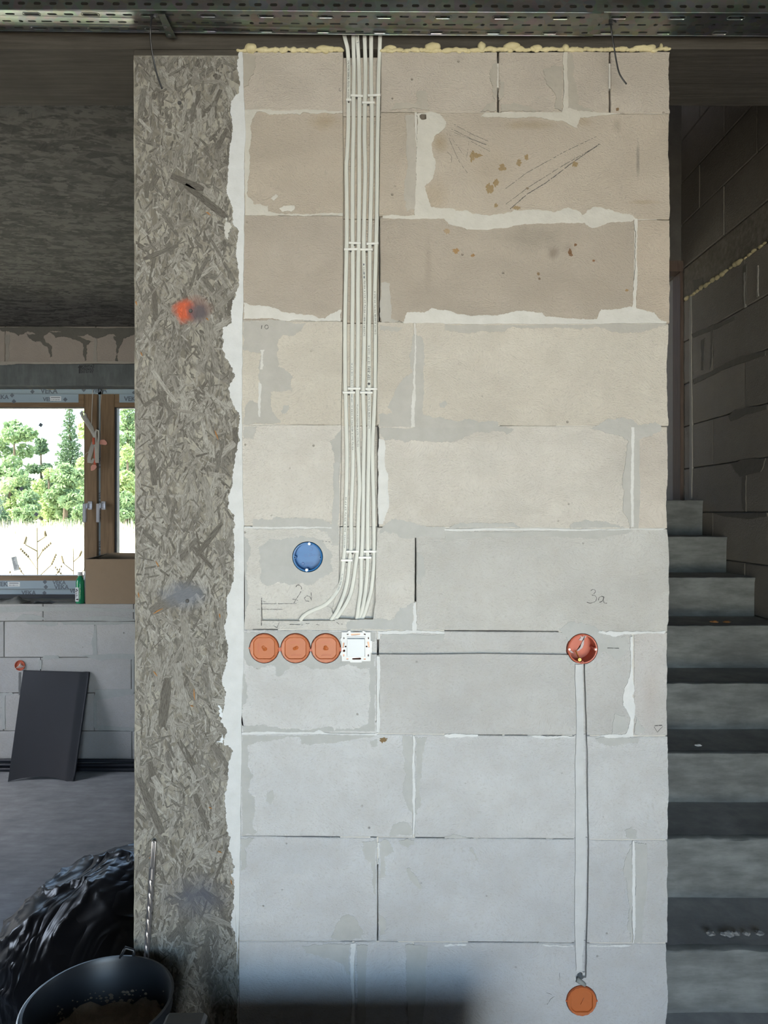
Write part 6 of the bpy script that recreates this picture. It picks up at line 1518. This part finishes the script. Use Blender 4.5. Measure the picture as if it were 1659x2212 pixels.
def tie(name, P, label, head):
    c = W(P[0][0], P[0][1], P[0][2]); pts = [W(x, y, d) for x, y, d in P]
    e = MB().tube(smooth_path([tuple(p) for p in pts], 4), .0010, 6, sx=1.9, up=(0, 1, 0)).build(name, M['black_plastic'], smooth=True); tag(e, label, 'cable tie')
    h = MB().box(c.x - .004, c.x + .004, c.y - .003, c.y + .003, c.z - .006, c.z + .004, bev=.001); adopt(e, h.build('tie_head', M['black_plastic']))
    lp_ = MB().tube([c + Vector((-.002, 0, 0)), c + Vector((.006, .004, .006)), c + Vector((.014, .008, .004)), c + Vector((.010, .01, .012))], .0018, 6); adopt(e, lp_.build('tie_loop', M['black_plastic']))
tie('cable_tie', [(329, 33, 1.57), (325, 60, 1.57), (326, 95, 1.585), (332, 130, 1.60), (339, 160, 1.61), (350, 192, 1.62)], 'thin black cable tie tail hanging from the tray in front of the column', 0)
tie('cable_tie', [(1319, 46, 1.575), (1321, 68, 1.575), (1326, 100, 1.59), (1332, 135, 1.60), (1339, 161, 1.605), (1353.5, 182, 1.61)], 'kinked black cable tie tail hanging from the tray over the top right blocks', 0)

# ------------------------------------------------------------------ foreground at the lower left
CR = .38
cr = empty('wooden_crate', (-.62, 1.49, 0)); tag(cr, 'low slatted wooden crate under the mortar bucket', 'crate')
cx0, cx1, cy0, cy1 = -.87, -.43, 1.30, 1.664
for q in range(4): adopt(cr, MB().box(cx0, cx1, cy0, cy0 + .012, .01 + q * .092, .085 + q * .092, bev=.002).build('slat', M['crate_wood']), MB().box(cx0, cx1, cy1 - .012, cy1, .01 + q * .092, .085 + q * .092, bev=.002).build('slat', M['crate_wood']))
for q in range(4): adopt(cr, MB().box(cx0 + .01, cx1 - .01, cy0 + .006 + q * .089, cy0 + .086 + q * .089, CR - .012, CR, bev=.002).build('slat', M['crate_wood']))
for a in (cx0 + .012, cx1 - .047):
    for b in (cy0 + .013, cy1 - .048): adopt(cr, MB().box(a, a + .035, b, b + .035, 0, CR - .013, bev=.002).build('corner_post', M['crate_wood']))
bc = Vector((-.592, 1.478, CR)); bu = empty('mortar_bucket', bc); tag(bu, 'round black plastic bucket with dry mortar inside at the lower left', 'bucket')
R = .146; H = .305
bd_ = MB().lathe([(.0005, .001), (R * .78, 0), (R * .80, .004), (R * .97, H - .03), (R * 1.0, H - .028), (R * 1.0, H - .004), (R * 1.02, H), (R * .985, H + .001), (R * .955, H - .008), (R * .78, .012), (.0005, .010)], bc, n=64, caps=False).build('bucket_body', M['bucket'], smooth=True, angle=40)
hd_ = MB(); hp = []
for k in range(25):
    a = math.pi * (.62 + .66 * k / 24); hp.append(bc + Vector((math.cos(a) * R * 1.05, math.sin(a) * -R * 1.05 * -1, H - .012 + .004 * math.sin(k / 24 * math.pi))))
hdl = MB().tube([bc + Vector((math.cos(a) * R * 1.045, math.sin(a) * R * 1.045, H - .006)) for a in [math.pi * (.52 + .75 * k / 24) for k in range(25)]], .0026, 8).build('wire_handle', M['screw'], smooth=True)
lug = MB().tube([bc + Vector((math.cos(1.65) * R * 1.0, R * .99, H - .004)), bc + Vector((.0, R * 1.03, H + .016)), bc + Vector((.018, R * 1.03, H + .010)), bc + Vector((.02, R * 1.0, H - .006))], .004, 8).build('handle_lug', M['bucket'], smooth=True)
mo = MB(); n = 36; vs = [(bc.x, bc.y, bc.z + .20)]; rings = 10
for j in range(1, rings + 1):
    for k in range(n):
        a = 2 * math.pi * k / n; rr = R * .92 * j / rings; x, y = rr * math.cos(a), rr * math.sin(a)
        z = .192 + .030 * mnoise.noise(Vector((x * 14, y * 14, 1))) + .012 * mnoise.noise(Vector((x * 50, y * 50, 2))) + .02 * (j / rings) ** 3
        vs.append((bc.x + x, bc.y + y, bc.z + z))
fs = [(0, 1 + k, 1 + (k + 1) % n) for k in range(n)] + [(1 + (j - 1) * n + k, 1 + j * n + k, 1 + j * n + (k + 1) % n, 1 + (j - 1) * n + (k + 1) % n) for j in range(1, rings) for k in range(n)]
mo = mo.add(vs, fs).build('dry_mortar', M['dry_mortar'], smooth=True)
cr_ = bmesh.new(); r_ = random.Random(9)
for q in range(110):
    a = r_.uniform(.2, 2.9); z = .205 + abs(r_.gauss(0, .022)); rr = R * (.80 + .17 * z / H) - .002
    bmesh.ops.create_icosphere(cr_, subdivisions=1, radius=r_.uniform(.0012, .0045) * (1 if z < .24 else .6), matrix=Matrix.Translation(bc + Vector((math.cos(a) * rr, math.sin(a) * rr, z))) @ Matrix.Diagonal((1.4, .6, .8, 1)))
me = bpy.data.meshes.new('mortar_crumbs'); cr_.to_mesh(me); cr_.free(); me.materials.append(M['dry_mortar']); crb = link('mortar_crumbs', me); crb['kind'] = 'stuff'
adopt(bu, bd_, hdl, lug, mo, crb)
# long masonry drill bit leaning on the column
top, bot = W(332.5, 1817, 1.652), Vector((X(300, 1.645), 1.645, CR + .001))
ax = (top - bot).normalized(); Lb = (top - bot).length
db = empty('drill_bit', bot); tag(db, 'long twisted steel masonry drill bit leaning against the foot of the column', 'drill bit')
sd = ax.cross(Vector((0, 1, 0))).normalized(); fw = sd.cross(ax).normalized(); m = MB(); n = 20; K = 260; vs = []
for q in range(K + 1):
    t = q / K * (Lb - .085); tw = t / .030 * 2 * math.pi / 1.0
    for k in range(n):
        a = 2 * math.pi * k / n; rr = .0068 * (1 - .34 * max(0, math.cos(2 * (a - tw / 2))) ** 1.5) * (1 if t > .01 else .5 + .5 * t / .01)
        vs.append(bot + ax * t + (sd * math.cos(a) + fw * math.sin(a)) * rr)
fs = [(q * n + k, q * n + (k + 1) % n, (q + 1) * n + (k + 1) % n, (q + 1) * n + k) for q in range(K) for k in range(n)] + [tuple(range(n)), tuple(K * n + k for k in range(n))[::-1]]
fl = m.add(vs, fs).build('flute', M['drill'], smooth=True)
def seg(t0, t1, r0, r1, grooves=False):
    mm = MB(); nn = 24; vv = []
    for t, r in ((t0, r0 * .9), (t0 + .001, r0), (t1 - .0015, r1), (t1, r1 * .8)):
        for k in range(nn):
            a = 2 * math.pi * k / nn; q = r * (.72 if grooves and k % 6 in (0, 1) and t > t0 + .0005 else 1); vv.append(bot + ax * t + (sd * math.cos(a + .4) + fw * math.sin(a + .4)) * q)
    return mm.add(vv, [(j * nn + k, j * nn + (k + 1) % nn, (j + 1) * nn + (k + 1) % nn, (j + 1) * nn + k) for j in range(3) for k in range(nn)] + [tuple(range(nn))[::-1], tuple(3 * nn + k for k in range(nn))])
adopt(db, fl, seg(Lb - .087, Lb - .060, .0068, .0066).build('collar', M['drill'], smooth=True, angle=30), seg(Lb - .060, Lb, .0050, .0050, True).build('grooved_shank', M['drill'], smooth=True, angle=30))
# black rubbish bag behind the column
bg = bmesh.new(); bmesh.ops.create_icosphere(bg, subdivisions=6, radius=1)
ctr = Vector((-.845, 2.27, 0))
for v in bg.verts:
    d = v.co.copy(); n1 = mnoise.noise(d * 1.3 + Vector((3, 1, 0))); az = 0
    w = d + .35 * mnoise.noise_vector(d * 1.6)
    fold = (1 - abs(mnoise.noise(Vector((w.x * 1.6 + w.z * 1.8, w.z * 1.2 - w.x, w.y * 1.6))))) ** 9 + .4 * (1 - abs(mnoise.noise(Vector((w.x * 2.6 + w.z * 3.4, w.y * 3, w.z * 2 - w.x * 2 + 7))))) ** 12
    r = 1 + .12 * n1 + .05 * fold - .03
    top = max(0, d.z)
    x = d.x * .385 * r * (1 - .12 * top); y = d.y * .34 * r; z = .27 + d.z * (.33 if d.z > 0 else .27) * r
    x += .03 * top
    v.co = (ctr.x + x, ctr.y + y, max(z, .001))
me = bpy.data.meshes.new('rubbish_bag'); bg.to_mesh(me); bg.free(); me.materials.append(M['bag']); me.polygons.foreach_set('use_smooth', [True] * len(me.polygons))
bag = link('rubbish_bag', me); tag(bag, 'full shiny black rubbish bag on the floor left of the column', 'rubbish bag')
# dark plastic tool chest added to shade the wall foot, body unseen, only its raised case shows
tc = empty('added_tool_chest', (-.08, 1.31, 0)); tag(tc, 'dark plastic tool chest added to shade the wall foot, only its small raised case showing', 'tool chest')
adopt(tc, MB().box(-.42, .255, 1.225, 1.395, 0, .54, bev=.01).build('chest_body', M['black_plastic']), MB().box(-.425, .26, 1.22, 1.40, .54, .655, bev=.012).build('chest_lid', M['black_plastic']),
      MB().box(X(362, 1.37), X(450, 1.37), 1.33, 1.37, .655, Z(2183, 1.37), bev=.006).build('raised_case', M['black_plastic']))
print('objects', len(bpy.data.objects), 'tris', sum(len(p.vertices) - 2 for m in bpy.data.meshes for p in m.polygons))
